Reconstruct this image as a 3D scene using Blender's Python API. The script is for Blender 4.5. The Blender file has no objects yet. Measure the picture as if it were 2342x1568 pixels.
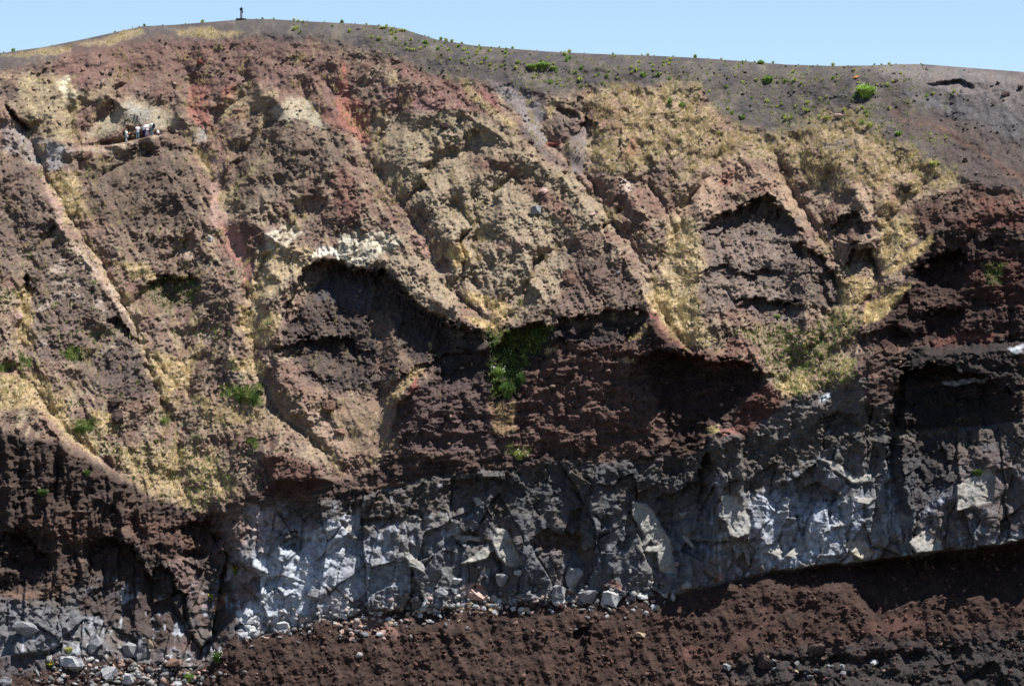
import bpy, bmesh, math, random
import numpy as np
from mathutils import Vector, Matrix, Quaternion

random.seed(7)
RS = np.random.RandomState(11)
scene = bpy.context.scene
COL = scene.collection

# ------------------------------------------------------------------ camera, sky, sun, exposure
# Survey plan of the crater wall: plan units (px, py), one unit = S metres on the plane D metres away.
D = 450.0
S = 105.0 / 2342.0
CX, CY = 1171.0, 784.0
cam_data = bpy.data.cameras.new("camera")
cam_data.sensor_width = 36.0
cam_data.lens = 36.0 * D / 105.0
cam_data.clip_start = 1.0
cam_data.clip_end = 20000.0
cam = bpy.data.objects.new("camera", cam_data)
COL.objects.link(cam)
cam.location = (0.0, -D, 0.0)
cam.rotation_euler = (math.radians(90), 0, 0)
scene.camera = cam

SUN_DIR = Vector((0.36, -0.06, 0.93)).normalized()      # towards the sun: high, from the right
sun_el = math.asin(SUN_DIR.z)
sun_az = math.atan2(SUN_DIR.x, SUN_DIR.y)
world = bpy.data.worlds.new("World")
scene.world = world
world.use_nodes = True
wn = world.node_tree.nodes
wl = world.node_tree.links
wn.clear()
sky = wn.new("ShaderNodeTexSky")
sky.sky_type = 'NISHITA'
sky.sun_disc = False
sky.sun_elevation = sun_el
sky.sun_rotation = sun_az
sky.altitude = 1200.0
sky.air_density = 0.8
sky.dust_density = 0.2
sky.ozone_density = 3.0
bg = wn.new("ShaderNodeBackground")
bg.inputs[1].default_value = 0.074
wo = wn.new("ShaderNodeOutputWorld")
wl.new(sky.outputs[0], bg.inputs[0])
wl.new(bg.outputs[0], wo.inputs[0])

sun_data = bpy.data.lights.new("sun", 'SUN')
sun_data.energy = 5.0
sun_data.angle = math.radians(0.5)
sun_data.color = (1.0, 0.965, 0.92)
sun = bpy.data.objects.new("sun", sun_data)
COL.objects.link(sun)
sun.rotation_euler = (-SUN_DIR).to_track_quat('-Z', 'Y').to_euler()
sun.location = (60, 0, 150)

vs = scene.view_settings
vs.view_transform = 'Standard'
vs.look = 'None'
vs.exposure = 1.0
vs.gamma = 1.0
vs.use_curve_mapping = False

# ------------------------------------------------------------------ small helpers
def lin(c):
    c = np.asarray(c, dtype=np.float32) / 255.0
    return np.where(c <= 0.04045, c / 12.92, ((c + 0.055) / 1.055) ** 2.4).astype(np.float32)

def sstep(a, b, x):
    t = np.clip((x - a) / (b - a), 0.0, 1.0)
    return t * t * (3 - 2 * t)

_perm = RS.permutation(256).astype(np.int32)
_perm = np.concatenate([_perm, _perm])
_ang = RS.rand(256).astype(np.float32) * 2 * np.pi
_gx, _gy = np.cos(_ang).astype(np.float32), np.sin(_ang).astype(np.float32)

def pnoise(x, y, seed=0):
    x = x + seed * 17.31
    y = y + seed * 9.73
    xf, yf = np.floor(x), np.floor(y)
    xi, yi = xf.astype(np.int32) & 255, yf.astype(np.int32) & 255
    u, v = (x - xf).astype(np.float32), (y - yf).astype(np.float32)
    x1, y1 = (xi + 1) & 255, (yi + 1) & 255
    def g(a, b, du, dv):
        h = _perm[_perm[a] + b]
        return _gx[h] * du + _gy[h] * dv
    fu = u * u * u * (u * (u * 6 - 15) + 10)
    fv = v * v * v * (v * (v * 6 - 15) + 10)
    a = g(xi, yi, u, v); b = g(x1, yi, u - 1, v)
    c = g(xi, y1, u, v - 1); d = g(x1, y1, u - 1, v - 1)
    ab = a + fu * (b - a); cd = c + fu * (d - c)
    return (ab + fv * (cd - ab)) * 1.45

def fbm(x, y, octv=4, seed=0, gain=0.5):
    s = 0; a = 1.0; n = 0
    for o in range(octv):
        s = s + a * pnoise(x * 2 ** o, y * 2 ** o, seed + o * 3)
        n += a; a *= gain
    return (s / n).astype(np.float32)

def ridged(x, y, octv=3, seed=0):
    s = 0; a = 1.0; n = 0
    for o in range(octv):
        s = s + a * (1 - 2 * np.abs(pnoise(x * 2 ** o, y * 2 ** o, seed + o * 3)))
        n += a; a *= 0.5
    return (s / n).astype(np.float32)

def voronoi(x, y, seed):
    """cell id hash (0..1, three of them), offset from the cell point, F1, F2"""
    xf, yf = np.floor(x), np.floor(y)
    best = np.full(x.shape, 9.0, np.float32); sec = np.full(x.shape, 9.0, np.float32)
    bx = np.zeros(x.shape, np.float32); by = np.zeros(x.shape, np.float32)
    bh = np.zeros(x.shape, np.int32)
    for j in (-1, 0, 1):
        for i in (-1, 0, 1):
            cx, cy = xf + i, yf + j
            h = _perm[(_perm[(cx.astype(np.int32) + seed * 31) & 255] + cy.astype(np.int32)) & 255]
            h2 = _perm[(h + 77) & 255]
            px = cx + 0.1 + 0.8 * h / 255.0; py = cy + 0.1 + 0.8 * h2 / 255.0
            dx, dy = (x - px).astype(np.float32), (y - py).astype(np.float32)
            d = dx * dx + dy * dy
            m = d < best
            sec = np.where(m, best, np.minimum(sec, d))
            bx = np.where(m, dx, bx); by = np.where(m, dy, by); bh = np.where(m, h, bh)
            best = np.where(m, d, best)
    r1 = _perm[(bh + 13) & 255] / 255.0; r2 = _perm[(bh + 101) & 255] / 255.0; r3 = _perm[(bh + 199) & 255] / 255.0
    return r1, r2, r3, bx, by, np.sqrt(best), np.sqrt(sec)

# plan tiles: features were read off in nine survey sheets, K plan units per sheet unit
K = 0.33855
TILE = {'A': (0, 0), 'B': (774.6, 0), 'C': (1549.1, 0), 'D': (0, 518.4), 'E': (774.6, 518.4), 'F': (1549.1, 518.4),
        'G': (0, 1043), 'H': (774.6, 1043), 'I': (1549.1, 1043)}
def T(tile, pts):
    ox, oy = TILE[tile]
    return [(ox + x * K, oy + y * K) for x, y in pts]

def line(*pts):
    a = np.array(pts, np.float32)
    return lambda x: np.interp(x, a[:, 0], a[:, 1]).astype(np.float32)

# ------------------------------------------------------------------ structure lines of the wall
L0 = line((-420, 205), (0, 122), (100, 108), (200, 88), (300, 66), (330, 60), (400, 57), (500, 49), (560, 44), (620, 44), (700, 49), (800, 54),
          (870, 59), (920, 66), (960, 79), (1000, 91), (1080, 104), (1150, 110), (1250, 118), (1350, 123), (1500, 128), (1600, 133),
          (1700, 140), (1800, 148), (1900, 151), (1990, 150), (2050, 147), (2110, 147), (2200, 154), (2342, 165), (2760, 205))
L1 = line((-420, 240), (0, 165), (200, 118), (400, 95), (700, 95), (900, 130), (1000, 175), (1150, 195), (1300, 220), (1340, 205), (1450, 195),
          (1600, 195), (1650, 270), (1780, 310), (1950, 285), (2080, 345), (2160, 405), (2342, 440), (2760, 480))
L2 = line((-420, 960), (0, 990), (150, 1020), (290, 1105), (420, 1165), (500, 1165), (580, 1120), (660, 1090), (780, 1100), (870, 1060), (910, 930),
          (980, 860), (1060, 800), (1180, 765), (1300, 740), (1480, 728), (1560, 800), (1700, 835), (1780, 900), (1900, 890), (1990, 820),
          (2040, 690), (2110, 545), (2180, 490), (2342, 478), (2760, 480))
L3 = line((-420, 1480), (0, 1500), (100, 1490), (300, 1505), (440, 1530), (480, 1510), (540, 1442), (620, 1445), (760, 1410), (850, 1395), (1000, 1390),
          (1200, 1375), (1500, 1360), (1620, 1340), (1700, 1315), (1850, 1295), (2000, 1280), (2150, 1262), (2342, 1235), (2760, 1180))
LB = line((-420, 1330), (0, 1370), (60, 1380), (130, 1370), (190, 1330), (215, 1240), (330, 1250), (380, 1290), (470, 1270), (530, 1210), (560, 1165), (640, 1145),
          (800, 1150), (890, 1120), (1000, 1092), (1130, 1082), (1250, 1064), (1450, 1062), (1590, 1045), (1625, 1000), (1690, 1000), (1720, 1040), (1800, 1010),
          (1880, 965), (2030, 935), (2060, 1000), (2150, 985), (2342, 965), (2760, 940))

# ------------------------------------------------------------------ plan grid
STEP = 2.0
colx = np.concatenate([np.linspace(-420, -34, 60), np.arange(-28, 2370, STEP), np.linspace(2376, 2760, 60)]).astype(np.float32)
PYB = 1630.0
NR = 800
rr = np.linspace(0, 1, NR, dtype=np.float32)
PX = np.repeat(colx[None, :], NR, 0)
l0c, l1c, l2c, l3c, lbc = (f(colx) for f in (L0, L1, L2, L3, LB))
PY = PYB + (l0c[None, :] - PYB) * rr[:, None]
l0, l1, l2, l3, lb = (np.repeat(a[None, :], NR, 0) for a in (l0c, l1c, l2c, l3c, lbc))
NC = len(colx)

# warp fields
W1x = fbm(PX / 70, PY / 70, 3, 1); W1y = fbm(PX / 70, PY / 70, 3, 2)
W2x = fbm(PX / 14, PY / 14, 3, 3); W2y = fbm(PX / 14, PY / 14, 3, 4)
QX = PX + 15 * W1x + 6 * W2x
QY = PY + 15 * W1y + 6 * W2y

# shift the structure lines by noise so that no break runs straight
l1n = l1 + 22 * W1x + 8 * W2y
l2n = l2 + 16 * W1y + 6 * W2x
l3n = l3 + 7 * W1x + 3 * W2y
lbn = lb + 14 * W1y + 7 * W2x

def bbox_idx(x0, y0, x1, y1, pad):
    c0 = max(0, np.searchsorted(colx, x0 - pad) - 1); c1 = min(NC, np.searchsorted(colx, x1 + pad) + 1)
    if c1 <= c0: return None
    sub = PY[:, c0:c1]
    rows = np.nonzero(((sub >= y0 - pad) & (sub <= y1 + pad)).any(1))[0]
    if len(rows) == 0: return None
    return slice(rows[0], rows[-1] + 1), slice(c0, c1)

def seg_dist(px, py, a, b):
    ax, ay = a; bx, by = b
    dx, dy = bx - ax, by - ay
    t = np.clip(((px - ax) * dx + (py - ay) * dy) / (dx * dx + dy * dy + 1e-6), 0, 1)
    return np.hypot(px - ax - t * dx, py - ay - t * dy)

def poly_mask(pts, feather=7.0, warp=1.0):
    """(slices, soft mask) of a polygon in plan space; edges ragged by the warp fields"""
    a = np.array(pts)
    pad = feather + 18 * warp
    s = bbox_idx(a[:, 0].min(), a[:, 1].min(), a[:, 0].max(), a[:, 1].max(), pad)
    if s is None: return None, None
    x = PX[s] + warp * (QX[s] - PX[s]); y = PY[s] + warp * (QY[s] - PY[s])
    d = np.full(x.shape, 1e9, np.float32)
    ins = np.zeros(x.shape, bool)
    n = len(a)
    for i in range(n):
        p, q = a[i], a[(i + 1) % n]
        d = np.minimum(d, seg_dist(x, y, p, q))
        if p[1] != q[1]:
            c = ((p[1] > y) != (q[1] > y)) & (x < (q[0] - p[0]) * (y - p[1]) / (q[1] - p[1]) + p[0])
            ins ^= c
    sd = np.where(ins, d, -d)
    return s, sstep(-feather, feather, sd)

# ------------------------------------------------------------------ depth of the wall (Y, metres; larger = farther away)
KA, KG, KS = 1.30, 0.86, 0.72
kcc = 0.20 + 0.34 * (1 - sstep(470, 640, colx)) + 0.22 * sstep(1980, 2080, colx)
KC = np.repeat(kcc[None, :], NR, 0)
up = lambda a, b: np.clip(a - b, 0, None)
Y = S * (KC * (np.minimum(l3n, l3n) - np.clip(PY, l2n, l3n)) + KG * up(l2n, np.clip(PY, l1n, None)) * (PY < l2n) + KA * up(l1n, PY))
Y = np.where(PY > l3n, -S * KS * (PY - l3n), Y).astype(np.float32)
# even out the columns so that the rim runs continuously
tot = S * (kcc * (l3c - l2c) + KG * (l2c - l1c))
kern = np.exp(-0.5 * (np.arange(-150, 151) / 60.0) ** 2); kern /= kern.sum()
uni = np.arange(-420, 2761, 2.0)
tu = np.interp(uni, colx, tot)
ts = np.convolve(np.pad(tu, 150, mode='edge'), kern, 'valid')
corr = np.interp(colx, uni, ts - tu)
Y += corr[None, :] * sstep(0, 1, (l3 - PY) / (l3 - l1))
# crater curvature: both sides come forward
Y -= 7.0 * ((PX - CX) / CX) ** 2 * (1 + 0.35 * np.sign(PX - CX))
# the rim rounds over
e = np.clip(1 - (PY - l0) / 34.0, 0, 1)
Y += 5.0 * e ** 2.2

# --- spurs and gullies
GULL = [
    [(440, 180), (445, 240), (455, 320), (470, 370), (495, 440), (512, 510), (542, 575), (562, 640), (572, 700), (575, 780), (595, 860), (640, 950), (720, 1010), (790, 1080), (850, 1130)],
    [(60, 300), (100, 390), (130, 440), (170, 510), (215, 570), (260, 650), (305, 735), (338, 850), (365, 920), (400, 970), (410, 1050), (400, 1110)],
    [(20, 480), (45, 560), (60, 650), (52, 750), (42, 850), (80, 890), (140, 970), (210, 1030), (290, 1100)],
    [(160, 250), (180, 330), (200, 400), (188, 480), (170, 510)],
    [(430, 560), (400, 640), (395, 700), (420, 790), (425, 860), (400, 970)],
    [(755, 190), (795, 255), (830, 310), (850, 370), (890, 430), (930, 480), (965, 530), (1000, 600), (1040, 670), (1100, 720), (1155, 760), (1165, 840), (1170, 920), (1180, 1000)],
    [(1175, 180), (1205, 230), (1240, 300), (1290, 365), (1330, 420), (1375, 470), (1410, 520), (1450, 570), (1495, 630), (1500, 690), (1535, 750), (1580, 795)],
    [(1340, 240), (1350, 330), (1345, 400), (1375, 470)],
    [(1770, 310), (1795, 400), (1835, 470), (1875, 540), (1920, 600), (1925, 670), (1895, 740), (1850, 800), (1800, 870)],
    [(1480, 420), (1520, 470), (1545, 540), (1500, 620)],
    [(2130, 400), (2080, 460), (2020, 520), (2010, 600), (1990, 680), (1960, 760), (1900, 850)],
    [(1050, 470), (1100, 540), (1090, 640), (1110, 700)],
    [(1560, 800), (1600, 900), (1600, 1000)],
    [(1900, 900), (1990, 1000), (2010, 1150), (2020, 1270)],
    [(0, 1230), (30, 1330)], [(215, 1230), (230, 1400)], [(440, 1200), (500, 1330), (530, 1420)],
    [(890, 940), (900, 1050), (880, 1120)],
    [(335, 345), (265, 375), (208, 430), (190, 490)], [(610, 280), (565, 335), (538, 420), (505, 480)], [(905, 250), (872, 320), (852, 370)],
    [(1650, 360), (1585, 435), (1552, 520), (1500, 625)], [(425, 570), (362, 620), (312, 705)], [(1175, 405), (1110, 465), (1062, 560), (1042, 655)],
    [(700, 480), (645, 540), (603, 620), (575, 700)], [(1100, 310), (1005, 372), (935, 455)], [(125, 520), (72, 600), (56, 680)],
    [(720, 250), (690, 200)], [(300, 180), (240, 260), (200, 330)], [(560, 180), (520, 260), (470, 330)], [(1420, 480), (1380, 520)], [(1900, 400), (1850, 470)],
    [(470, 760), (440, 840), (425, 900)], [(230, 780), (180, 850), (140, 950)], [(1270, 560), (1210, 640), (1175, 730)],
]
RIDG = [
    [(0, 250), (60, 240)], [(110, 250), (130, 330)],
    [(80, 430), (130, 510), (200, 600), (262, 700), (300, 790), (335, 890), (340, 920)],
    [(0, 640), (10, 740), (10, 850)],
    [(250, 220), (300, 260), (345, 320), (385, 400), (430, 500), (478, 590), (515, 660), (540, 730), (520, 820), (480, 900), (470, 980), (480, 1060), (500, 1150)],
    [(590, 200), (640, 240), (690, 310), (745, 380), (790, 440), (830, 510), (860, 570), (930, 640), (1010, 700), (1080, 745)],
    [(600, 420), (570, 500), (640, 560), (720, 580)],
    [(640, 640), (640, 760), (640, 850), (680, 930)],
    [(930, 160), (1020, 220), (1110, 290), (1190, 350), (1290, 410), (1350, 490), (1410, 570), (1460, 640), (1488, 720)],
    [(950, 380), (1000, 470), (1060, 590)], [(1150, 450), (1190, 560), (1230, 680), (1300, 740)],
    [(1400, 250), (1420, 340), (1430, 430), (1470, 500)],
    [(1690, 340), (1745, 420), (1790, 470), (1840, 540), (1850, 640), (1840, 740)], [(1690, 340), (1640, 420), (1600, 500), (1590, 620), (1640, 740)],
    [(1920, 350), (1950, 420), (1965, 490), (1985, 560)],
    [(2180, 430), (2160, 520), (2110, 600), (2080, 680), (2040, 760), (2000, 850)],
    [(1490, 720), (1520, 780), (1440, 850), (1400, 950), (1400, 1050)],
    [(1690, 780), (1760, 880), (1730, 980), (1665, 1000)],
    [(90, 950), (170, 1050), (280, 1180), (330, 1300)], [(560, 1080), (640, 1010), (700, 1060)],
    [(960, 880), (1000, 980), (1050, 1080)], [(2120, 800), (2090, 950), (2080, 1200)],
]
def lines_dist(lines):
    d = np.full(PX.shape, 1e9, np.float32)
    x = QX + 22 * W1y; y = QY + 10 * W1x
    for ln in lines:
        for p, q in zip(ln[:-1], ln[1:]):
            pad = 260
            s = bbox_idx(min(p[0], q[0]), min(p[1], q[1]), max(p[0], q[0]), max(p[1], q[1]), pad)
            if s is None: continue
            d[s] = np.minimum(d[s], seg_dist(x[s], y[s], p, q))
    return np.minimum(d, 400)
dg, dr = lines_dist(GULL), lines_dist(RIDG)
REL = dg / (dg + dr + 4.0)                     # 0 in a gully, 1 on a crest
amp = 3.3 * sstep(0, 1, (PY - l1n + 10) / 110.0) * (1 - 0.55 * sstep(-20, 60, PY - l2n))
amp *= (1 - sstep(-80, 10, PY - l3n))
RELr = 1 - (1 - REL) ** 1.6
Y -= amp * (0.75 + 0.5 * W1x) * (RELr - 0.5)

# --- roughness
zone_ash = 1 - sstep(-14, 18, PY - l1n)
zone_scree = sstep(-5, 7, PY - l3n)
zone_lava = sstep(-10, 8, PY - lbn) * (1 - zone_scree)
zone_cliff = sstep(-14, 14, PY - l2n) * (1 - zone_scree) * (1 - zone_lava)
zone_gul = np.clip(1 - zone_ash - zone_cliff - zone_lava - zone_scree, 0, 1)
n60 = fbm(PX / 62, PY / 50, 4, 20)
n6 = fbm(PX / 7, PY / 6.5, 3, 30)
n3 = fbm(PX / 4.2, PY / 4.0, 2, 31)
n16 = fbm(PX / 17, PY / 16, 3, 26)
lay = fbm(PX / 60 + 2 * W1x, (PY + 0.16 * PX + 6 * W1y) / 8.0, 3, 33)
rill = fbm((PX + 16 * W1x) / 26, PY / 130, 3, 28)
strata = 0.6 * fbm(PX / 110 + W1y, (PY + 0.06 * PX + 10 * W1x) / 10.0, 3, 36) * (0.4 + 1.2 * sstep(-0.3, 0.3, W1y)) + 0.7 * fbm(PX / 160, (PY + 0.08 * PX + 12 * W1y) / 30.0, 3, 39)
def facets(x, y, sx, sy, off, tx, ty, sd, mean=0.40):
    r1, r2, r3, bx, by, f1, f2 = voronoi(x / sx, y / sy, sd)
    return off * (r1 - 0.5) * 2 + tx * (r2 - 0.5) * 2 * bx - ty * (r3 - mean) * 2 * by, f2 - f1, r1, r3
wx, wy = PX + 9 * W1x + 3 * W2x, PY + 9 * W1y + 3 * W2y
fa, ga, ca1, ca3 = facets(wx, wy, 27, 23, 0.50, 0.35, 0.30, 12)
fb, gb, cb1, cb3 = facets(wx, wy, 11, 10, 0.22, 0.18, 0.16, 14)
rocky = sstep(-0.25, 0.35, fbm(PX / 80, PY / 60, 3, 41) + 0.5 * (REL - 0.45))
upper = sstep(230, 640, PY)
Y -= zone_gul * (1.0 * n60 + 0.35 * rill + 0.10 * n6 + 0.07 * n3)
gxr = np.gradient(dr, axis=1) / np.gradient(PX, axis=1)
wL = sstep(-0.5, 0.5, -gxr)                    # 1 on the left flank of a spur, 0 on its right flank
def flow(fn, sx, sy, octv, seed):
    a_ = fn((PX - 0.5 * PY + 9 * W1x) / sx, (PY + 0.5 * PX) / sy, octv, seed)
    b_ = fn((PX + 0.42 * PY + 9 * W1x) / sx, (PY - 0.42 * PX) / sy, octv, seed + 1)
    return a_ * (1 - wL) + b_ * wL
streak = flow(fbm, 15, 100, 4, 46)
branch = flow(ridged, 60, 170, 3, 47)
Y += zone_gul * 0.6 * branch * sstep(120, 330, PY)
MICRO = zone_gul * (0.20 + 0.74 * upper) * ((0.05 + 0.95 * rocky ** 1.8) * (0.20 * fa + 0.30 * fb) - 0.12 * n16 - 0.16 * n6 - 0.09 * n3 - (0.03 + 0.07 * rocky) * lay - 0.45 * streak)
Y -= zone_ash * (0.40 * n60 + 0.06 * n16 + 0.06 * n6)
Y += zone_cliff * (0.55 * fa + 0.5 * fb - 1.0 * n60 - 0.32 * n16 - 0.20 * n6 - 0.08 * n3 - 0.36 * strata - (0.6 + 1.3 * (1 - sstep(480, 600, PX))) * rill)
srill = fbm((PX - 0.35 * PY) / 30, PY / 120, 3, 48)
sandy = sstep(0.0, 0.35, fbm(PX / 90, PY / 40, 3, 49))
Y += zone_scree * ((1 - 0.8 * sandy) * (0.05 * fa + 0.16 * fb - 0.10 * n6 - 0.10 * n3) - 0.8 * n60 - 0.25 * n16 - 0.5 * srill)

# --- jointed lava: tall buttresses, slabs between joints, broken chips
lx = PX + 11 * W1x + 1.2 * W2x; ly = PY + 11 * W1y + 1.2 * W2y
crk = sstep(-0.1, 0.25, fbm(PX / 70, PY / 90, 2, 44))
f1_, g1_, blockR, _ = facets(lx, ly, 105, 300, 0.9, 1.3, 0.5, 3, 0.47)
colm = fbm((PX + 0.1 * PY + 22 * W1x) / 52, PY / 260, 2, 45)
f2_, g2_, _, blockr = facets(lx + 0.22 * ly, ly, 50, 84, 0.55, 0.65, 0.75, 5, 0.42)
f3_, g3_, _, _ = facets(lx - 0.3 * ly, ly, 21, 27, 0.17, 0.28, 0.30, 8, 0.42)
lava_top = 1 - sstep(0.1, 0.5, (PY - lbn) / np.maximum(l3n - lbn, 40))
lava_y = 0.8 * f1_ + 0.95 * f2_ + 0.9 * f3_ - 1.1 * colm + (0.22 + 0.5 * lava_top) * fb
lava_y += crk * (0.6 * (1 - sstep(0, 0.035, g1_)) + 0.45 * (1 - sstep(0, 0.035, g2_)))
lava_y -= 0.7 * n60 + (0.05 + 0.25 * lava_top) * n16 + (0.04 + 0.16 * lava_top) * n6
Y += zone_lava * lava_y
lb2 = line((1600, 1560), (1650, 1532), (1760, 1507), (1900, 1500), (2040, 1490), (2200, 1475), (2420, 1446), (2760, 1420))(PX) + 12 * W1x + 5 * W2y
zone_low = sstep(-4, 6, PY - lb2) * sstep(1600, 1680, PX)
Y += zone_low * (0.5 * lava_y - 0.2)

# --- hollows: a brow line, a floor line, depth; kind 0 slopes out, 1 keeps a flat floor
HOLL = [
    ([(652, 710), (700, 612), (740, 588), (800, 604), (850, 607), (905, 640), (945, 690), (1020, 735), (1090, 752), (1130, 772)],
     [(652, 750), (700, 860), (800, 885), (900, 850), (950, 880), (1000, 900), (1130, 890)], 4.6, 0),
    ([(635, 800), (700, 770), (800, 775), (855, 800)], [(640, 850), (700, 905), (855, 890)], 2.6, 0),
    ([(905, 870), (960, 830), (1040, 800), (1120, 800)], [(905, 960), (1000, 940), (1120, 930)], 1.5, 0),
    ([(1120, 800), (1160, 752), (1240, 735), (1262, 770)], [(1118, 900), (1170, 925), (1205, 905), (1262, 800)], 4.0, 0),
    ([(1240, 742), (1330, 722), (1440, 706), (1488, 722)], [(1240, 775), (1350, 790), (1440, 780), (1488, 740)], 2.6, 0),
    ([(1605, 530), (1640, 490), (1700, 470), (1745, 442), (1780, 462), (1836, 520)], [(1605, 545), (1700, 552), (1780, 548), (1836, 556)], 4.0, 0),
    ([(1903, 520), (1930, 492), (1960, 482), (1986, 500)], [(1903, 548), (1940, 560), (1986, 545)], 3.0, 0),
    ([(1930, 610), (1950, 565), (1990, 562), (2014, 635)], [(1930, 635), (1970, 655), (2014, 655)], 3.0, 0),
    ([(2082, 625), (2120, 600), (2150, 568), (2190, 566), (2216, 610)], [(2082, 650), (2150, 668), (2216, 664)], 4.0, 0),
    ([(2105, 720), (2150, 700), (2200, 710)], [(2105, 770), (2150, 795), (2200, 770)], 2.4, 0),
    ([(1960, 770), (2020, 745), (2090, 760)], [(1960, 800), (2020, 812), (2090, 800)], 1.8, 0),
    ([(1605, 620), (1650, 606), (1711, 621), (1800, 612)], [(1605, 648), (1650, 650), (1711, 645), (1800, 640)], 1.5, 0),
    ([(1680, 690), (1739, 675), (1838, 690)], [(1680, 720), (1750, 748), (1838, 735)], 2.2, 0),
    ([(1815, 560), (1850, 555), (1890, 600), (1930, 660)], [(1815, 600), (1850, 660), (1890, 700), (1930, 702)], 2.0, 0),
    ([(1440, 830), (1500, 790), (1560, 806), (1600, 815), (1700, 832), (1762, 850)], [(1440, 900), (1500, 985), (1580, 1035), (1640, 980), (1700, 925), (1762, 890)], 4.6, 0),
    ([(322, 665), (345, 632), (420, 626), (465, 652)], [(322, 680), (345, 700), (400, 722), (465, 680)], 2.4, 0),
    ([(248, 722), (272, 714), (302, 765)], [(248, 745), (280, 780), (302, 790)], 2.2, 0),
    ([(48, 640), (64, 632), (74, 650)], [(48, 700), (60, 722), (74, 700)], 1.8, 0),
    ([(200, 1250), (240, 1222), (290, 1245), (345, 1310), (380, 1330)], [(200, 1440), (300, 1470), (380, 1450)], 3.0, 0),
    ([(422, 1190), (460, 1175), (505, 1225), (520, 1300)], [(422, 1290), (480, 1310), (520, 1345)], 2.6, 0),
    ([(350, 1300), (372, 1286), (420, 1350), (438, 1420)], [(350, 1400), (400, 1455), (438, 1465)], 2.2, 0),
    ([(0, 1215), (40, 1200), (110, 1270)], [(0, 1380), (60, 1370), (110, 1330)], 3.0, 0),
    ([(1326, 275), (1345, 264), (1364, 286)], [(1326, 300), (1350, 328), (1364, 318)], 1.6, 0),
    ([(1270, 245), (1300, 250), (1330, 262)], [(1270, 262), (1300, 280), (1330, 275)], 1.2, 0),
    ([(12, 236), (45, 262), (76, 292)], [(12, 262), (50, 300), (76, 306)], 2.2, 0),
    ([(2112, 189), (2165, 186), (2200, 177), (2228, 196)], [(2112, 195), (2180, 209), (2228, 208)], 1.7, 0),
    ([(1308, 1437), (1330, 1430), (1345, 1440)], [(1308, 1560), (1322, 1600), (1345, 1500)], 1.3, 0),
    ([(1205, 1232), (1260, 1212), (1335, 1222)], [(1205, 1262), (1260, 1270), (1335, 1268)], 1.8, 0),
    ([(1035, 1222), (1065, 1210), (1098, 1216)], [(1035, 1243), (1065, 1252), (1098, 1245)], 1.8, 0),
    ([(820, 1185), (860, 1176), (905, 1190)], [(820, 1205), (860, 1212), (905, 1204)], 1.2, 0),
    ([(1000, 1130), (1040, 1095), (1130, 1090), (1180, 1100)], [(1000, 1180), (1060, 1190), (1180, 1180)], 1.6, 0),
    ([(1500, 1130), (1580, 1100), (1632, 1100)], [(1500, 1300), (1580, 1300), (1632, 1280)], 2.2, 0),
    ([(1600, 1060), (1618, 1030), (1634, 1060)], [(1600, 1200), (1618, 1260), (1634, 1200)], 2.0, 0),
    ([(1740, 1120), (1830, 1090), (1930, 1130)], [(1740, 1160), (1830, 1180), (1930, 1170)], 1.8, 0),
    ([(1880, 1140), (1905, 1132), (1930, 1160)], [(1880, 1190), (1905, 1200), (1930, 1190)], 1.4, 0),
    ([(2030, 950), (2060, 850), (2120, 830), (2240, 850), (2320, 900)], [(2030, 1130), (2080, 1180), (2160, 1150), (2240, 1060), (2320, 1030)], 5.0, 0),
    ([(1880, 960), (1910, 940), (1960, 950)], [(1880, 1000), (1910, 1015), (1960, 990)], 2.0, 0),
    ([(1650, 1530), (1760, 1505), (1900, 1500), (2040, 1490), (2200, 1475), (2420, 1450)], [(1650, 1545), (1760, 1540), (1900, 1535), (2040, 1530), (2200, 1520), (2420, 1500)], 0.7, 0),
    ([(560, 1330), (600, 1310), (680, 1320), (700, 1330)], [(560, 1350), (640, 1362), (700, 1352)], 1.0, 0),
    ([(640, 1230), (680, 1215), (715, 1235)], [(640, 1262), (680, 1275), (715, 1262)], 1.5, 0),
]
for brow, floor, dep, kind in HOLL:
    b = np.array(brow, np.float32); f = np.array(floor, np.float32)
    x0, x1 = b[0, 0], b[-1, 0]
    s = bbox_idx(x0, b[:, 1].min(), x1, f[:, 1].max(), 20)
    if s is None: continue
    x = PX[s] + 0.5 * (QX[s] - PX[s]) + 16 * (ca1[s] - 0.5) + 8 * (cb1[s] - 0.5); y = PY[s] + 0.5 * (QY[s] - PY[s]) + 15 * (ca3[s] - 0.5) + 8 * (cb3[s] - 0.5)
    wz = min(1.0, (f[:, 1].mean() - b[:, 1].mean()) / 45.0)
    x = PX[s] + wz * (x - PX[s]); y = PY[s] + wz * (y - PY[s])
    bt = np.interp(x, b[:, 0], b[:, 1]); ft = np.interp(x, f[:, 0], f[:, 1])
    t = (y - bt) / np.maximum(ft - bt, 3)
    if kind == 1:
        side = sstep(0, 25, x - x0) * sstep(0, 25, x1 - x)
        prof = sstep(-0.05, 0.35, t) * (1 - sstep(0.98, 1.10, t))
    else:
        side = np.clip(np.minimum(x - x0, x1 - x) / (0.22 * (x1 - x0)), 0, 1) ** 0.6
        prof = sstep(0.0, 7.0, y - bt) * np.clip(1 - t, 0, 1) ** 0.75
    Y[s] += dep * side * prof
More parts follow.
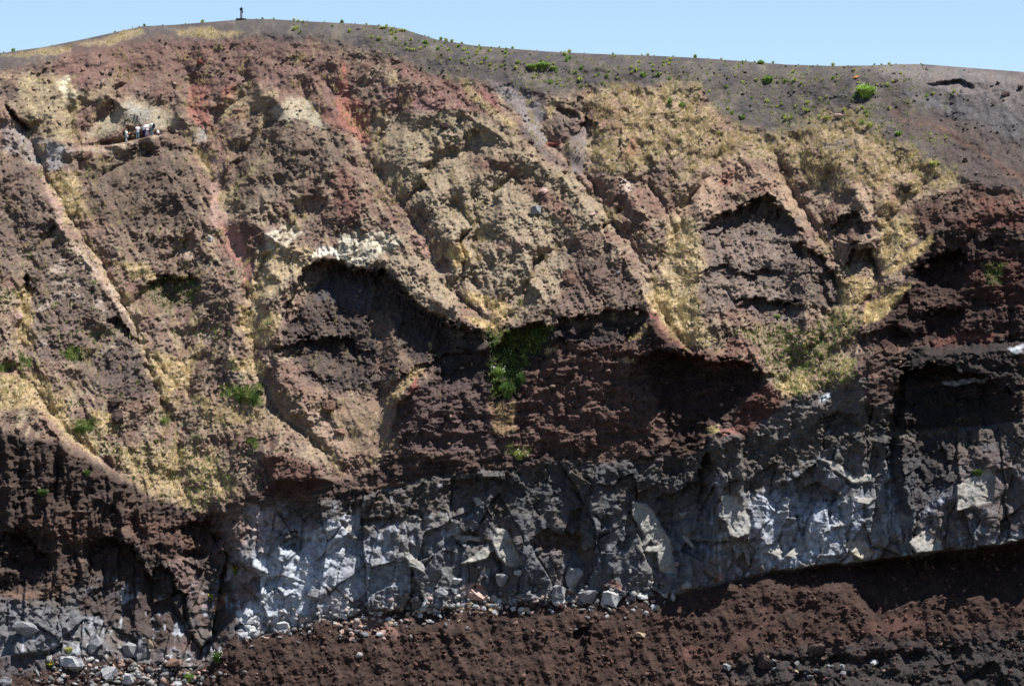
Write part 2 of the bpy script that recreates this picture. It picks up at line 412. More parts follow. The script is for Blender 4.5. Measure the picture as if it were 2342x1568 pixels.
# the footpath: a level terrace cut into the slope, the bank behind it steep
path = np.array([(120, 352), (183, 343), (230, 336), (286, 328), (318, 319), (345, 312), (372, 309), (400, 309), (430, 318)], np.float32)
s = bbox_idx(100, 220, 450, 360, 4)
pf = np.interp(PX[s], path[:, 0], path[:, 1]) + 0.8 * W2x[s]
hgt_ = pf - PY[s]
Y[s] += 2.3 * (1 - sstep(-2.2, 0.6, -hgt_)) * np.clip(1 - hgt_ / 100.0, 0, 1) ** 1.3 * sstep(180, 260, PX[s]) * (1 - sstep(385, 430, PX[s]))
Y[s] += 0.5 * sstep(2, 5, hgt_) * (1 - sstep(9, 13, hgt_)) * sstep(180, 210, PX[s]) * (1 - sstep(300, 330, PX[s]))
# proud masses
for pts, dy, fe in (
    ([(1622, 1000), (1655, 982), (1700, 996), (1702, 1100), (1695, 1200), (1640, 1190)], 2.6, 4),
    ([(2066, 880), (2110, 800), (2400, 790), (2400, 1262), (2090, 1262), (2050, 1060)], 3.0, 12),
    ([(900, 900), (935, 880), (960, 865), (945, 900), (915, 915)], 1.2, 4),
    ([(1430, 800), (1488, 724), (1510, 760), (1560, 800), (1500, 830)], 1.6, 6),
    ([(600, 1030), (640, 1000), (720, 1060), (760, 1100), (620, 1100)], 1.5, 8),
    ([(150, 1010), (290, 1100), (200, 1240), (0, 1200), (0, 970)], 1.5, 14),
):
    s, m = poly_mask(pts, fe, 0.7)
    if s is not None: Y[s] -= dy * m
# sunlit slabs leaning back against the cliff: they keep one smooth tilted face
SLABS = [T('H', p) for p in (
    [(820, 725), (920, 660), (1010, 580), (1040, 640), (1000, 690), (900, 715)], [(1030, 560), (1070, 485), (1130, 490), (1190, 620), (1250, 750), (1140, 740), (1080, 680)],
    [(1980, 300), (2080, 320), (2160, 420), (2230, 540), (2265, 680), (2270, 800), (2160, 770), (2150, 620), (2040, 500), (1985, 400)],
    [(410, 590), (470, 640), (580, 740), (590, 790), (480, 745)], [(910, 270), (960, 290), (990, 330), (930, 340)], [(2050, 610), (2170, 600), (2160, 650), (2060, 650)],
    [(0, 430), (60, 450), (140, 550), (100, 560), (30, 480)], [(780, 560), (800, 530), (960, 540), (950, 575)])]
SLABS += [T('I', p) for p in (
    [(290, 250), (430, 280), (450, 360), (500, 460), (480, 530), (420, 560), (350, 540), (310, 380)], [(430, 600), (480, 560), (500, 730), (480, 740)],
    [(720, 670), (790, 620), (870, 580), (895, 640), (780, 690)], [(1115, 585), (1230, 570), (1330, 650), (1250, 705), (1170, 660)],
    [(1040, 465), (1150, 440), (1160, 465), (1050, 485)], [(560, 640), (660, 600), (710, 640), (690, 680), (600, 650)],
    [(960, 20), (1080, 40), (1200, 130), (1320, 120), (1310, 180), (1180, 180), (1060, 90)], [(1210, 270), (1330, 290), (1300, 330), (1220, 310)],
    [(30, 540), (70, 530), (120, 610), (90, 610)], [(20, 870), (60, 840), (100, 880), (40, 900)], [(0, 380), (90, 370), (40, 420)],
    [(1560, 580), (1680, 500), (1780, 570), (1800, 630), (1620, 650)], [(1880, 200), (2040, 100), (2150, 70), (2130, 300), (1890, 380)])]
for pts in SLABS:
    a = np.array(pts)
    s, m = poly_mask(pts, 2.2, 0.35)
    if s is None: continue
    w = m > 0.5
    if w.sum() < 10: continue
    cxp, cyp = a[:, 0].mean(), a[:, 1].mean()
    y0 = np.median(Y[s][w])
    hgt = a[:, 1].max() - a[:, 1].min()
    plane = y0 - 0.4 - (PY[s] - cyp) * S * min(0.6, 36.0 / hgt) + (PX[s] - cxp) * S * 0.2 + 0.08 * n6[s] + 0.12 * n16[s] + 0.5 * f3_[s] + 0.25 * n60[s]
    Y[s] = Y[s] * (1 - m) + plane * m
# undercut below the lava on the right, scree set back beneath it
und = (sstep(1560, 1960, PX) * 3.2 + sstep(1920, 2010, PX) * 2.8) + sstep(700, 900, PX) * (1 - sstep(1560, 1700, PX)) * 0.4
below = (PY - l3n)
lim = np.interp(PX, [1500, 1900, 2000, 2140, 2342, 2700], [50, 60, 135, 95, 150, 190])
Y += und * sstep(-2, 5, below) * np.clip(1 - below / lim, 0, 1) ** 0.9

# ------------------------------------------------------------------ geology colours (what the ground is made of, with some sun and shade painted in)
C = np.zeros(PX.shape + (3,), np.float32)
def paint(rgb, m, s=None):
    global C
    c = lin(rgb)
    if s is None:
        C += (c - C) * m[..., None]
    else:
        C[s] += (c - C[s]) * m[..., None]
p60 = fbm(PX / 55, PY / 45, 4, 50); p18 = fbm(PX / 18, PY / 13, 4, 54); p5 = fbm(PX / 6, PY / 5, 2, 58)
pl = fbm(PX / 40, (PY + 0.2 * PX) / 8.0, 3, 61)
ash = np.ones_like(Y)
paint((98, 90, 85), ash)
paint((118, 108, 98), sstep(0.0, 0.5, p60 + 0.5 * p18))
paint((86, 80, 80), sstep(0.05, 0.45, -p60 + 0.6 * pl))
gm = np.clip(zone_gul, 0, 1)
paint((128, 104, 89), gm)
paint((98, 78, 66), gm * sstep(-0.05, 0.35, p18 + 0.5 * p60))
paint((78, 63, 55), gm * sstep(0.1, 0.5, -p18 + 0.6 * pl) * 0.8)
paint((158, 140, 106), gm * sstep(0.15, 0.5, -p60 + 0.5 * pl) * 0.7)
paint((88, 70, 62), zone_cliff)
paint((124, 98, 82), zone_cliff * sstep(0.0, 0.35, strata + 0.3 * p18) * 0.85)
paint((66, 56, 54), zone_cliff * sstep(0.05, 0.4, -strata + 0.6 * p18))
paint((82, 61, 53), zone_scree)
paint((58, 44, 40), zone_scree * sstep(0.0, 0.35, p18 + 0.4 * p5))
paint((106, 80, 70), zone_scree * sstep(0.1, 0.5, p60 - 0.5 * p18) * 0.8)
paint((108, 84, 72), zone_scree * 0.5 * sstep(0.05, 0.4, srill + 0.4 * p5))
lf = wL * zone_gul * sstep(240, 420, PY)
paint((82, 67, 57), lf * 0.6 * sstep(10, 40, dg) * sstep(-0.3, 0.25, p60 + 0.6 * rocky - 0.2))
paint((146, 122, 100), zone_gul * 0.6 * np.exp(-(dg / 15.0) ** 2) * sstep(-0.35, 0.1, p18 + 0.2))
paint((150, 126, 104), zone_gul * 0.4 * np.exp(-(dr / 8.0) ** 2) * sstep(300, 420, PY) * sstep(-0.3, 0.2, p18))
paint((156, 136, 106), zone_gul * 0.7 * sstep(0.02, 0.32, streak + 0.15 * p60))
paint((118, 85, 73), zone_gul * 0.5 * sstep(0.0, 0.4, fbm(PX / 150, PY / 90, 3, 84) + 0.2 * (PY < 420)))
paint((122, 90, 78), zone_gul * 0.45 * sstep(0.1, 0.4, -streak + 0.3 * p60))
SMOOTH = np.zeros_like(Y)
STRAW = np.zeros_like(Y); GREEN = np.zeros_like(Y)

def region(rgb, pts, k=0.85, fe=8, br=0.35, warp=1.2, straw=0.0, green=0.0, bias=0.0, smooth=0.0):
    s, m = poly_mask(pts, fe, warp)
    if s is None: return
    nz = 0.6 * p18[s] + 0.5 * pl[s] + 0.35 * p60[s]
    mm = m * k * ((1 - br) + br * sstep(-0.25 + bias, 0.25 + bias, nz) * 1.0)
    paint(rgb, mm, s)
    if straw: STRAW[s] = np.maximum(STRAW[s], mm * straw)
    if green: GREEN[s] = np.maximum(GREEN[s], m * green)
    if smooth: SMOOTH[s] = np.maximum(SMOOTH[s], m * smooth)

STR = (170, 148, 106)
# sheet A
region((120, 90, 80), T('A', [(350, 330), (900, 260), (1400, 270), (1800, 260), (2200, 330), (2342, 420), (2342, 800), (2100, 720), (1900, 620), (1650, 560), (1500, 650), (1250, 650), (950, 620), (700, 600), (550, 600), (430, 480)]), 0.85, 16, smooth=0.55)
region((118, 82, 76), T('A', [(250, 400), (420, 420), (700, 640), (600, 640), (430, 560)]), 0.6, 12)
region((152, 92, 76), T('A', [(1280, 600), (1340, 540), (1380, 560), (1420, 700), (1430, 870), (1380, 870), (1270, 780)]), 0.8)
region((154, 94, 76), T('A', [(1480, 590), (1560, 550), (1575, 640), (1490, 730)]), 0.8)
region((165, 88, 70), T('A', [(1600, 720), (1700, 700), (1650, 790), (1590, 780)]), 0.5)
for p in ([(0, 385), (130, 360), (400, 308), (490, 312), (470, 345), (250, 375), (100, 385)], [(540, 310), (700, 250), (850, 215), (960, 200), (975, 240), (760, 295), (600, 318)],
          [(1200, 215), (1300, 205), (1450, 185), (1470, 205), (1640, 225), (1600, 250), (1450, 255), (1220, 250)]):
    region(STR, T('A', p), 0.9, 5, 0.3, 0.8, 1.0)
region((164, 148, 106), T('A', [(120, 500), (380, 510), (530, 620), (640, 600), (800, 480), (830, 500), (700, 640), (520, 760), (480, 950), (330, 940), (230, 880), (120, 700)]), 0.7, 14, 0.6, 1.2, 0.4)
region((208, 196, 160), T('A', [(385, 545), (440, 525), (520, 620), (430, 650)]), 0.9, 6)
region((166, 152, 124), T('A', [(540, 970), (640, 880), (760, 740), (900, 665), (1050, 690), (1180, 830), (1200, 900), (1050, 880), (850, 850), (700, 930)]), 0.9, 9, 0.15, smooth=0.92)
region((146, 141, 132), T('A', [(870, 710), (1040, 710), (1020, 800), (900, 830), (860, 790)]), 0.8, 8, 0.2)
region((168, 146, 124), T('A', [(470, 1000), (560, 1005), (850, 965), (1080, 895), (1110, 915), (850, 1000), (600, 1045), (480, 1030)]), 0.6, 5, 0.1, 0.5)
region((92, 77, 66), T('A', [(570, 1180), (850, 1010), (1060, 930), (1200, 1000), (1300, 1100), (1340, 1300), (1380, 1549), (900, 1549), (560, 1460)]), 0.9, 10, 0.35)
region((140, 131, 125), T('A', [(0, 830), (220, 890), (400, 970), (480, 990), (420, 1150), (330, 1150), (200, 1080), (0, 1000)]), 0.8)
region((152, 146, 145), T('A', [(335, 970), (440, 980), (385, 1150), (330, 1140)]), 0.9, 5, 0.15, 0.7, smooth=0.92)
region((94, 78, 70), T('A', [(0, 540), (110, 560), (130, 660), (60, 700), (0, 650)]), 0.8)
region((100, 84, 74), T('A', [(0, 1040), (150, 1080), (260, 1200), (420, 1549), (0, 1549)]), 0.8)
region((164, 130, 118), T('A', [(300, 1180), (360, 1280), (480, 1549), (400, 1549), (330, 1350)]), 0.8, 6)
region(STR, T('A', [(340, 1180), (550, 1170), (540, 1250), (560, 1400), (540, 1490), (450, 1500), (390, 1380), (330, 1280)]), 0.85, 9, 0.25, 1.0, 1.0)
region((162, 152, 142), T('A', [(1290, 840), (1380, 860), (1395, 940), (1320, 960)]), 0.85, 6, 0.1, smooth=0.92)
region((172, 136, 122), T('A', [(1400, 1010), (1490, 1080), (1500, 1250), (1550, 1549), (1430, 1549), (1440, 1200)]), 0.85, 8, smooth=0.92)
region(STR, T('A', [(1290, 1000), (1400, 1040), (1440, 1190), (1380, 1180)]), 0.8, 8, 0.3, 1, 0.8)
region((182, 160, 112), T('A', [(1480, 1330), (1640, 1200), (1780, 1040), (1810, 1080), (1600, 1320), (1500, 1420)]), 0.75, 8, 0.3, 1, 0.6)
region((184, 164, 116), T('A', [(1500, 660), (1700, 600), (1900, 640), (1700, 780), (1560, 800)]), 0.45, 12, 0.5)
region((102, 88, 74), T('A', [(1560, 1080), (1750, 850), (1850, 800), (2050, 860), (2300, 900), (2342, 1100), (2150, 1100), (1900, 1350), (1600, 1380), (1550, 1300)]), 0.85, 10, 0.45)
region((170, 158, 132), T('A', [(1820, 760), (1980, 665), (2150, 740), (2210, 870), (2000, 820), (1850, 800)]), 0.85, 8, 0.2, smooth=0.92)
region((130, 82, 71), T('A', [(2120, 680), (2342, 790), (2342, 870), (2250, 840)]), 0.75)
region((112, 75, 65), T('A', [(2220, 1180), (2342, 1150), (2450, 1400), (2400, 1549), (2290, 1500), (2240, 1300)]), 0.85)
# sheet B
region((160, 94, 78), T('B', [(0, 400), (60, 500), (110, 640), (230, 800), (200, 960), (150, 990), (40, 840), (0, 780)]), 0.85)
region((124, 86, 78), T('B', [(400, 430), (700, 500), (830, 600), (1000, 640), (1150, 780), (1000, 760), (880, 700), (600, 600), (420, 520)]), 0.75)
region((130, 80, 73), T('B', [(900, 590), (1050, 670), (1130, 790), (1000, 740)]), 0.9)
region((136, 96, 90), T('B', [(300, 560), (700, 640), (920, 750), (600, 750), (300, 740)]), 0.75)
region((150, 134, 104), T('B', [(200, 800), (700, 770), (1000, 780), (1300, 1000), (1700, 1300), (1900, 1549), (700, 1549), (350, 1250), (230, 1000)]), 0.75, 14, 0.45)
for p in ([(820, 520), (860, 540), (1000, 700), (1200, 820), (1215, 890), (1050, 790), (900, 680)], [(330, 520), (380, 470), (420, 540), (340, 570)], [(1380, 740), (1460, 700), (1440, 760), (1390, 800)]):
    region(STR, T('B', p), 0.85, 6, 0.3, 0.9, 1.0)
region((110, 74, 65), T('B', [(930, 1050), (1150, 1050), (1280, 1200), (1500, 1330), (1650, 1549), (1350, 1400), (1150, 1180), (900, 1110)]), 0.8, 10)
region((132, 124, 122), T('B', [(1000, 550), (1160, 580), (1300, 640), (1380, 700), (1350, 850), (1430, 950), (1390, 990), (1300, 950), (1250, 780), (1130, 680)]), 0.9, 6, 0.12, smooth=0.92)
region((128, 115, 110), T('B', [(1550, 1010), (1600, 900), (1700, 850), (1680, 1050), (1640, 1190), (1560, 1160)]), 0.9, 6, 0.12, smooth=0.92)
region((86, 82, 86), T('B', [(1110, 510), (1250, 560), (1380, 640), (1400, 690), (1260, 680), (1180, 620)]), 0.85, 5)
region((96, 86, 84), T('B', [(1200, 820), (1330, 900), (1400, 1000), (1560, 1140), (1480, 1130), (1300, 990)]), 0.8, 6)
region((100, 84, 80), T('B', [(1470, 740), (1640, 780), (1660, 900), (1480, 960), (1440, 880)]), 0.8, 6)
region((158, 96, 82), T('B', [(1400, 990), (1490, 940), (1510, 980), (1430, 1000)]), 0.9, 3, 0.1)
region(STR, T('B', [(1650, 640), (1830, 560), (2100, 600), (2342, 560), (2342, 1060), (2100, 1130), (1900, 1190), (1750, 1180), (1680, 1010), (1740, 830), (1700, 700)]), 0.8, 18, 0.7, 1.4, 1.0)
region((138, 100, 87), T('B', [(1670, 720), (1900, 700), (1910, 900), (1780, 890), (1700, 830)]), 0.75, 8, 0.6)
region((150, 92, 78), T('B', [(1920, 1090), (2050, 1040), (2000, 900), (1950, 950)]), 0.8, 7)
region((118, 94, 84), T('B', [(2130, 1010), (2190, 920), (2270, 950), (2240, 1020)]), 0.8, 6)
region((112, 90, 80), T('B', [(2060, 1180), (2200, 1060), (2330, 1080), (2300, 1180), (2150, 1240)]), 0.75, 8)
region((140, 116, 106), T('B', [(1700, 1100), (1800, 1080), (1830, 1160), (1750, 1180)]), 0.8, 6)
region((200, 178, 160), T('B', [(1880, 1200), (1990, 1290), (1960, 1310), (1900, 1250)]), 0.7, 4)
# sheet C
region(STR, T('C', [(0, 560), (130, 600), (150, 700), (260, 760), (270, 840), (420, 850), (560, 890), (800, 860), (960, 760), (1200, 730), (1300, 850), (1450, 940), (1700, 1060), (1820, 1090), (1920, 1215), (1760, 1260), (1400, 1450), (1300, 1300), (900, 1270), (780, 1150), (500, 1050), (330, 1100), (0, 1200)]), 0.8, 22, 0.7, 1.6, 1.0)
region((112, 102, 104), T('C', [(555, 900), (660, 910), (675, 1000), (600, 970)]), 0.95, 3, 0.05, 0.4)
region((112, 102, 102), T('C', [(970, 950), (1130, 940), (1200, 1010), (1000, 1000)]), 0.8, 5)
region((152, 124, 100), T('C', [(180, 1180), (420, 1060), (560, 1070), (720, 1180), (850, 1380), (920, 1549), (840, 1520), (700, 1380), (560, 1300), (330, 1300), (150, 1549), (0, 1549), (0, 1230)]), 0.85, 9, 0.3)
region((108, 82, 72), T('C', [(380, 1080), (480, 1060), (620, 1100), (700, 1180), (600, 1160), (480, 1100)]), 0.75, 6)
region((130, 80, 70), T('C', [(260, 1190), (385, 1130), (360, 1260), (260, 1260)]), 0.85, 5)
region((120, 84, 76), T('C', [(420, 1260), (620, 1250), (630, 1300), (440, 1310)]), 0.7, 6)
region((154, 128, 102), T('C', [(880, 1130), (960, 1100), (1200, 1120), (1450, 1180), (1500, 1250), (1440, 1380), (1300, 1460), (1100, 1440), (1000, 1250)]), 0.85, 9, 0.3)
region((104, 86, 76), T('C', [(1040, 1200), (1160, 1130), (1240, 1150), (1180, 1350), (1100, 1420), (1060, 1330)]), 0.7, 8)
region((132, 82, 74), T('C', [(1410, 1240), (1440, 1180), (1470, 1380), (1440, 1390)]), 0.8, 4)
region((100, 84, 78), T('C', [(1380, 640), (1700, 760), (2342, 960), (2342, 1290), (1950, 1230), (1820, 1080), (1500, 900)]), 0.8, 14, 0.3)
region((128, 92, 76), T('C', [(1450, 750), (1800, 870), (2200, 1090), (2342, 1180), (2342, 1240), (2000, 1010), (1700, 860)]), 0.75, 10, 0.4)
region((132, 122, 119), T('C', [(1300, 450), (1800, 430), (2342, 500), (2342, 720), (1900, 640), (1500, 560)]), 0.85, 12, 0.25)
region((108, 104, 108), T('C', [(1500, 580), (1900, 660), (2342, 740), (2342, 950), (1900, 800), (1600, 680)]), 0.7, 12, 0.3)
region((80, 57, 49), T('C', [(1900, 1230), (2342, 1290), (2342, 1549), (1430, 1549), (1700, 1320)]), 0.9, 9, 0.35)
region((118, 74, 60), T('C', [(2000, 1350), (2342, 1330), (2342, 1549), (1900, 1549)]), 0.6, 12, 0.6)
# sheet D
region((100, 85, 76), T('D', [(0, -40), (350, -20), (420, 100), (600, 300), (880, 650), (1000, 950), (1040, 1150), (850, 1200), (600, 1080), (500, 930), (250, 900), (220, 500), (150, 300), (0, 330)]), 0.85, 10, 0.5)
for p in ([(300, 320), (350, 230), (420, 200), (440, 300)], [(350, 370), (480, 345), (650, 380), (480, 410)], [(610, 470), (680, 460), (740, 560), (640, 530)], [(640, 830), (800, 790), (780, 830), (680, 860)], [(260, 800), (310, 760), (330, 810)], [(230, 590), (350, 490), (420, 500), (300, 560)], [(340, 450), (560, 440), (520, 470), (360, 475)]):
    region((172, 152, 136), T('D', p), 0.75, 4, 0.3)
region((174, 150, 130), T('D', [(430, 60), (640, 270), (760, 360), (905, 640), (870, 640), (700, 400), (560, 270)]), 0.8, 5)
region((168, 148, 108), T('D', [(480, -40), (600, 130), (720, 300), (850, 480), (1000, 800), (1080, 1000), (1200, 1180), (1060, 1180), (1000, 950), (900, 650), (700, 330)]), 0.75, 9, 0.35, 1.0, 0.45)
region((160, 126, 110), T('D', [(600, 130), (700, 180), (760, 330), (900, 560), (1100, 800), (1000, 760), (850, 520), (720, 330)]), 0.6, 9)
region((112, 94, 80), T('D', [(900, 50), (1200, 100), (1350, 230), (1550, 470), (1650, 650), (1400, 560), (1100, 600), (950, 430), (800, 250)]), 0.7, 12, 0.5)
region((174, 150, 128), T('D', [(1200, 180), (1280, 110), (1350, 220), (1280, 240)]), 0.75, 6)
region((176, 152, 130), T('D', [(1330, 640), (1380, 590), (1420, 640), (1350, 660)]), 0.8, 5)
region((178, 156, 138), T('D', [(1340, 790), (1350, 710), (1450, 700), (1400, 800)]), 0.85, 5)
region((92, 82, 62), T('D', [(960, 430), (1030, 340), (1250, 330), (1370, 400), (1330, 480), (1150, 600), (1030, 530)]), 0.5, 9, 0.4, 1, 0, 0.22)
region((172, 118, 104), T('D', [(1460, -20), (1620, -20), (1700, 230), (1720, 330), (1680, 400), (1600, 250), (1500, 100)]), 0.85, 7, 0.25, smooth=0.92)
region((182, 160, 118), T('D', [(1750, 150), (2050, 80), (2150, 180), (1950, 350), (1850, 450), (1750, 600), (1680, 500), (1720, 330)]), 0.75, 9, 0.35, 1, 0.4)
region((205, 196, 170), T('D', [(1800, 50), (1950, -20), (2050, 20), (1900, 160), (1800, 190)]), 0.7, 8, 0.5)
region((222, 212, 190), T('D', [(2080, 200), (2150, 120), (2250, 150), (2342, 200), (2342, 260), (2200, 195)]), 0.95, 5, 0.2)
for p in ([(0, 1010), (250, 1000), (480, 1230), (420, 1250), (600, 1380), (700, 1500), (640, 1549), (430, 1400), (240, 1200), (0, 1250)], [(1000, 820), (1200, 900), (1300, 900), (1290, 1050), (1100, 1150), (1030, 1000)],
          [(1560, 880), (1700, 890), (1770, 950), (1700, 1020), (1550, 950)], [(1250, 1110), (1500, 1200), (1800, 1250), (1700, 1350), (1400, 1330)], [(1600, 520), (1750, 560), (1900, 600), (1850, 760), (1700, 800), (1620, 700)],
          [(780, 250), (1000, 240), (1050, 330), (900, 350)], [(130, 420), (220, 440), (220, 800), (130, 800)], [(600, 1240), (760, 1250), (800, 1400), (650, 1390)]):
    region((186, 160, 108), T('D', p), 0.8, 9, 0.4, 1.2, 0.9)
region((92, 78, 72), T('D', [(630, 900), (800, 830), (950, 870), (1000, 1000), (1030, 1170), (850, 1180), (700, 1060)]), 0.85, 8, 0.3)
region((110, 96, 90), T('D', [(1450, 1000), (1540, 960), (1650, 1010), (1560, 1070)]), 0.7, 7)
region((138, 116, 90), T('D', [(1200, 1150), (1800, 1100), (2100, 1150), (2342, 1250), (2500, 1500), (2342, 1549), (2150, 1549), (2000, 1400), (1700, 1400), (1300, 1450)]), 0.75, 12, 0.35, 1, 0.25)
region((172, 138, 120), T('D', [(2050, 1150), (2180, 1250), (2400, 1540), (2300, 1549), (2150, 1380)]), 0.6, 9)
for p in ([(1480, 1090), (1600, 1080), (1780, 1070), (1780, 1210), (1690, 1200), (1500, 1140)], [(490, 1320), (640, 1320), (620, 1400), (510, 1400)], [(1060, 1290), (1150, 1290), (1140, 1340)], [(0, 930), (80, 930), (60, 990), (0, 1000)], [(1640, 1440), (1760, 1430), (1740, 1510)], [(120, 860), (200, 900), (190, 970), (130, 950)], [(480, 820), (560, 840), (540, 910), (420, 880)]):
    region((92, 96, 56), T('D', p), 0.6, 8, 0.4, 1, 0, 0.8)
# sheet E
region((206, 197, 168), T('E', [(0, 60), (330, 40), (440, 90), (300, 200), (200, 240), (0, 250)]), 0.85, 8, 0.5)
region((152, 134, 106), T('E', [(200, 230), (600, 170), (750, 350), (850, 560), (700, 640), (600, 560), (450, 480), (380, 300)]), 0.75, 9, 0.35)
region((156, 114, 102), T('E', [(460, 20), (620, 140), (730, 310), (660, 300), (540, 150)]), 0.75, 6)
region((150, 134, 106), T('E', [(600, -60), (1500, -60), (1620, 280), (1450, 540), (1150, 640), (900, 460), (780, 300)]), 0.7, 14, 0.45, 1.2, 0.15)
region((150, 112, 102), T('E', [(1050, 90), (1300, 80), (1200, 140), (1060, 150)]), 0.6, 7)
for p in ([(860, 590), (1000, 640), (1130, 660), (1145, 745), (1080, 790), (1020, 710), (900, 650)], [(860, 430), (1000, 470), (1150, 540), (1140, 640), (1000, 560), (880, 500)], [(740, 130), (860, 120), (900, 240), (760, 260)]):
    region((200, 168, 106), T('E', p), 0.85, 7, 0.3, 1.0, 1.0)
region((94, 76, 68), T('E', [(1450, 120), (1750, 160), (1950, 300), (2110, 540), (2050, 650), (1400, 630), (1300, 560), (1500, 470), (1560, 300)]), 0.85, 12, 0.35)
region((58, 51, 51), T('E', [(-100, 330), (0, 270), (200, 260), (400, 330), (600, 560), (900, 700), (1150, 770), (1150, 700), (1450, 680), (2050, 640), (2080, 700), (1980, 780), (1500, 800), (1300, 950), (1250, 1200), (1000, 1150), (700, 1000), (500, 950), (250, 1100), (0, 1110), (-200, 1050), (-380, 800), (-300, 600)]), 0.85, 7, 0.2)  # cave interior: its shade is darkened into the rock colour
region((124, 100, 82), T('E', [(200, 540), (330, 580), (400, 780), (520, 920), (480, 960), (350, 940), (230, 760)]), 0.8, 6)
region((118, 88, 74), T('E', [(220, 860), (330, 950), (330, 1000), (250, 960)]), 0.8, 5)
region((84, 80, 84), T('E', [(-150, 380), (0, 330), (220, 380), (200, 540), (60, 560), (-120, 480)]), 0.7, 8)
region((106, 76, 66), T('E', [(1400, 830), (1700, 780), (2060, 760), (2080, 1000), (2200, 1250), (2342, 1500), (1200, 1549), (1220, 1200), (1280, 950)]), 0.75, 8, 0.5)
region((96, 76, 73), T('E', [(700, 1000), (1000, 1010), (1030, 1200), (1180, 1400), (1100, 1549), (430, 1549), (400, 1300), (550, 1100)]), 0.8, 9, 0.35)
region((174, 134, 92), T('E', [(1030, 1190), (1190, 1200), (1195, 1380), (1040, 1390)]), 0.75, 8, 0.4, 1, 0.8)
region((164, 134, 92), T('E', [(340, 1155), (520, 935), (585, 915), (560, 1000), (400, 1145)]), 0.9, 4, 0.1, 0.6, 0.6)
region((150, 72, 66), T('E', [(480, 1100), (530, 1010), (545, 1090), (500, 1110)]), 0.8, 3)
region((176, 140, 92), T('E', [(1930, 770), (2070, 660), (2090, 680), (2030, 750)]), 0.9, 4, 0.1, 0.5, 0.8)
region((190, 154, 100), T('E', [(1390, 840), (1480, 800), (1490, 820), (1400, 860)]), 0.8, 4, 0.1, 0.5, 0.8)
region((190, 150, 98), T('E', [(1890, 900), (1940, 880), (2000, 910), (1940, 930)]), 0.8, 4, 0.1, 0.5, 0.8)
region((60, 66, 46), T('E', [(1000, 690), (1150, 700), (1450, 680), (1400, 800), (1290, 900), (1220, 1100), (1150, 1170), (1030, 1150), (1010, 1000), (1050, 850)]), 0.7, 9, 0.3, 1, 0, 0.45)
region((196, 168, 112), T('E', [(2090, 450), (2200, 400), (2342, 480), (2400, 800), (2342, 840), (2250, 760), (2150, 590)]), 0.9, 7, 0.25, 1, 1.0)
region((116, 62, 56), T('E', [(2090, 600), (2130, 560), (2342, 820), (2330, 860), (2200, 740)]), 0.85, 5)
region((70, 50, 45), T('E', [(2080, 640), (2130, 620), (2342, 860), (2342, 1500), (2200, 1250), (2080, 1000)]), 0.85, 7, 0.15)  # red cliff painted darker where the ridge's shadow falls
region((172, 148, 104), T('E', [(1130, 1480), (1300, 1490), (1280, 1549), (1120, 1549)]), 0.8, 7, 0.2, 1, 0.7, 0.4)
region((144, 118, 94), T('E', [(0, 1130), (330, 1180), (420, 1549), (0, 1549)]), 0.7, 10, 0.35, 1, 0.35, smooth=0.6)
# sheet F
region((98, 87, 81), T('F', [(150, -60), (830, -60), (800, 250), (850, 480), (860, 660), (560, 650), (400, 520), (200, 560), (150, 400), (200, 250)]), 0.85, 8, 0.3)
region((138, 116, 104), T('F', [(220, 110), (560, 90), (760, 200), (560, 260), (300, 230)]), 0.6, 9)
region((142, 122, 106), T('F', [(180, 400), (400, 370), (800, 440), (600, 470), (300, 460)]), 0.7, 9)
region((82, 72, 68), T('F', [(780, 130), (1000, 250), (1080, 350), (1130, 540), (940, 560), (800, 380)]), 0.85, 6)
region((184, 162, 116), T('F', [(-50, -60), (140, -20), (170, 260), (130, 450), (150, 600), (290, 780), (150, 830), (0, 700), (-100, 300)]), 0.8, 9, 0.3, 1, 0.7)
region((142, 118, 94), T('F', [(300, 700), (560, 660), (850, 680), (1100, 560), (1250, 680), (1100, 750), (1080, 850), (1200, 900), (1200, 1050), (850, 1150), (650, 1100), (600, 900), (450, 750)]), 0.8, 9, 0.4, 1, 0.3, 0.25)
region((190, 164, 104), T('F', [(640, 1060), (880, 1000), (900, 1100), (780, 1150), (700, 1140)]), 0.8, 7, 0.3, 1, 0.8)
region((190, 164, 104), T('F', [(1090, 900), (1180, 900), (1160, 1050), (1090, 1040)]), 0.7, 7, 0.3, 1, 0.7)
region((214, 182, 114), T('F', [(1230, 640), (1270, 520), (1400, 490), (1590, 380), (1570, 430), (1420, 600), (1280, 665)]), 0.95, 4, 0.1, 0.7, 1.0)
region((206, 176, 112), T('F', [(1390, 340), (1500, 220), (1700, 50), (1725, 100), (1600, 235), (1450, 325)]), 0.9, 4, 0.1, 0.7, 1.0)
region((176, 150, 98), T('F', [(1080, 300), (1120, 340), (1330, 330), (1290, 450), (1230, 500), (1150, 640), (1110, 560)]), 0.8, 6, 0.3, 1, 0.8)
region((180, 156, 104), T('F', [(1350, -60), (1620, -60), (1560, 140), (1400, 300), (1370, 200)]), 0.8, 8, 0.3, 1, 0.8)
region((66, 45, 41), T('F', [(1430, -30), (1700, 90), (1590, 250), (1590, 400), (1420, 610), (1250, 680), (1100, 780), (1250, 830), (1650, 800), (2342, 800), (2342, 100), (1750, 60)]), 0.75, 8, 0.3)
region((92, 55, 47), T('F', [(2000, 240), (2342, 180), (2342, 560), (2200, 540), (1950, 430)]), 0.7, 9, 0.5)
region((96, 98, 60), T('F', [(2080, 240), (2200, 260), (2180, 400), (2100, 400)]), 0.4, 12, 0.5, 1, 0, 0.35)
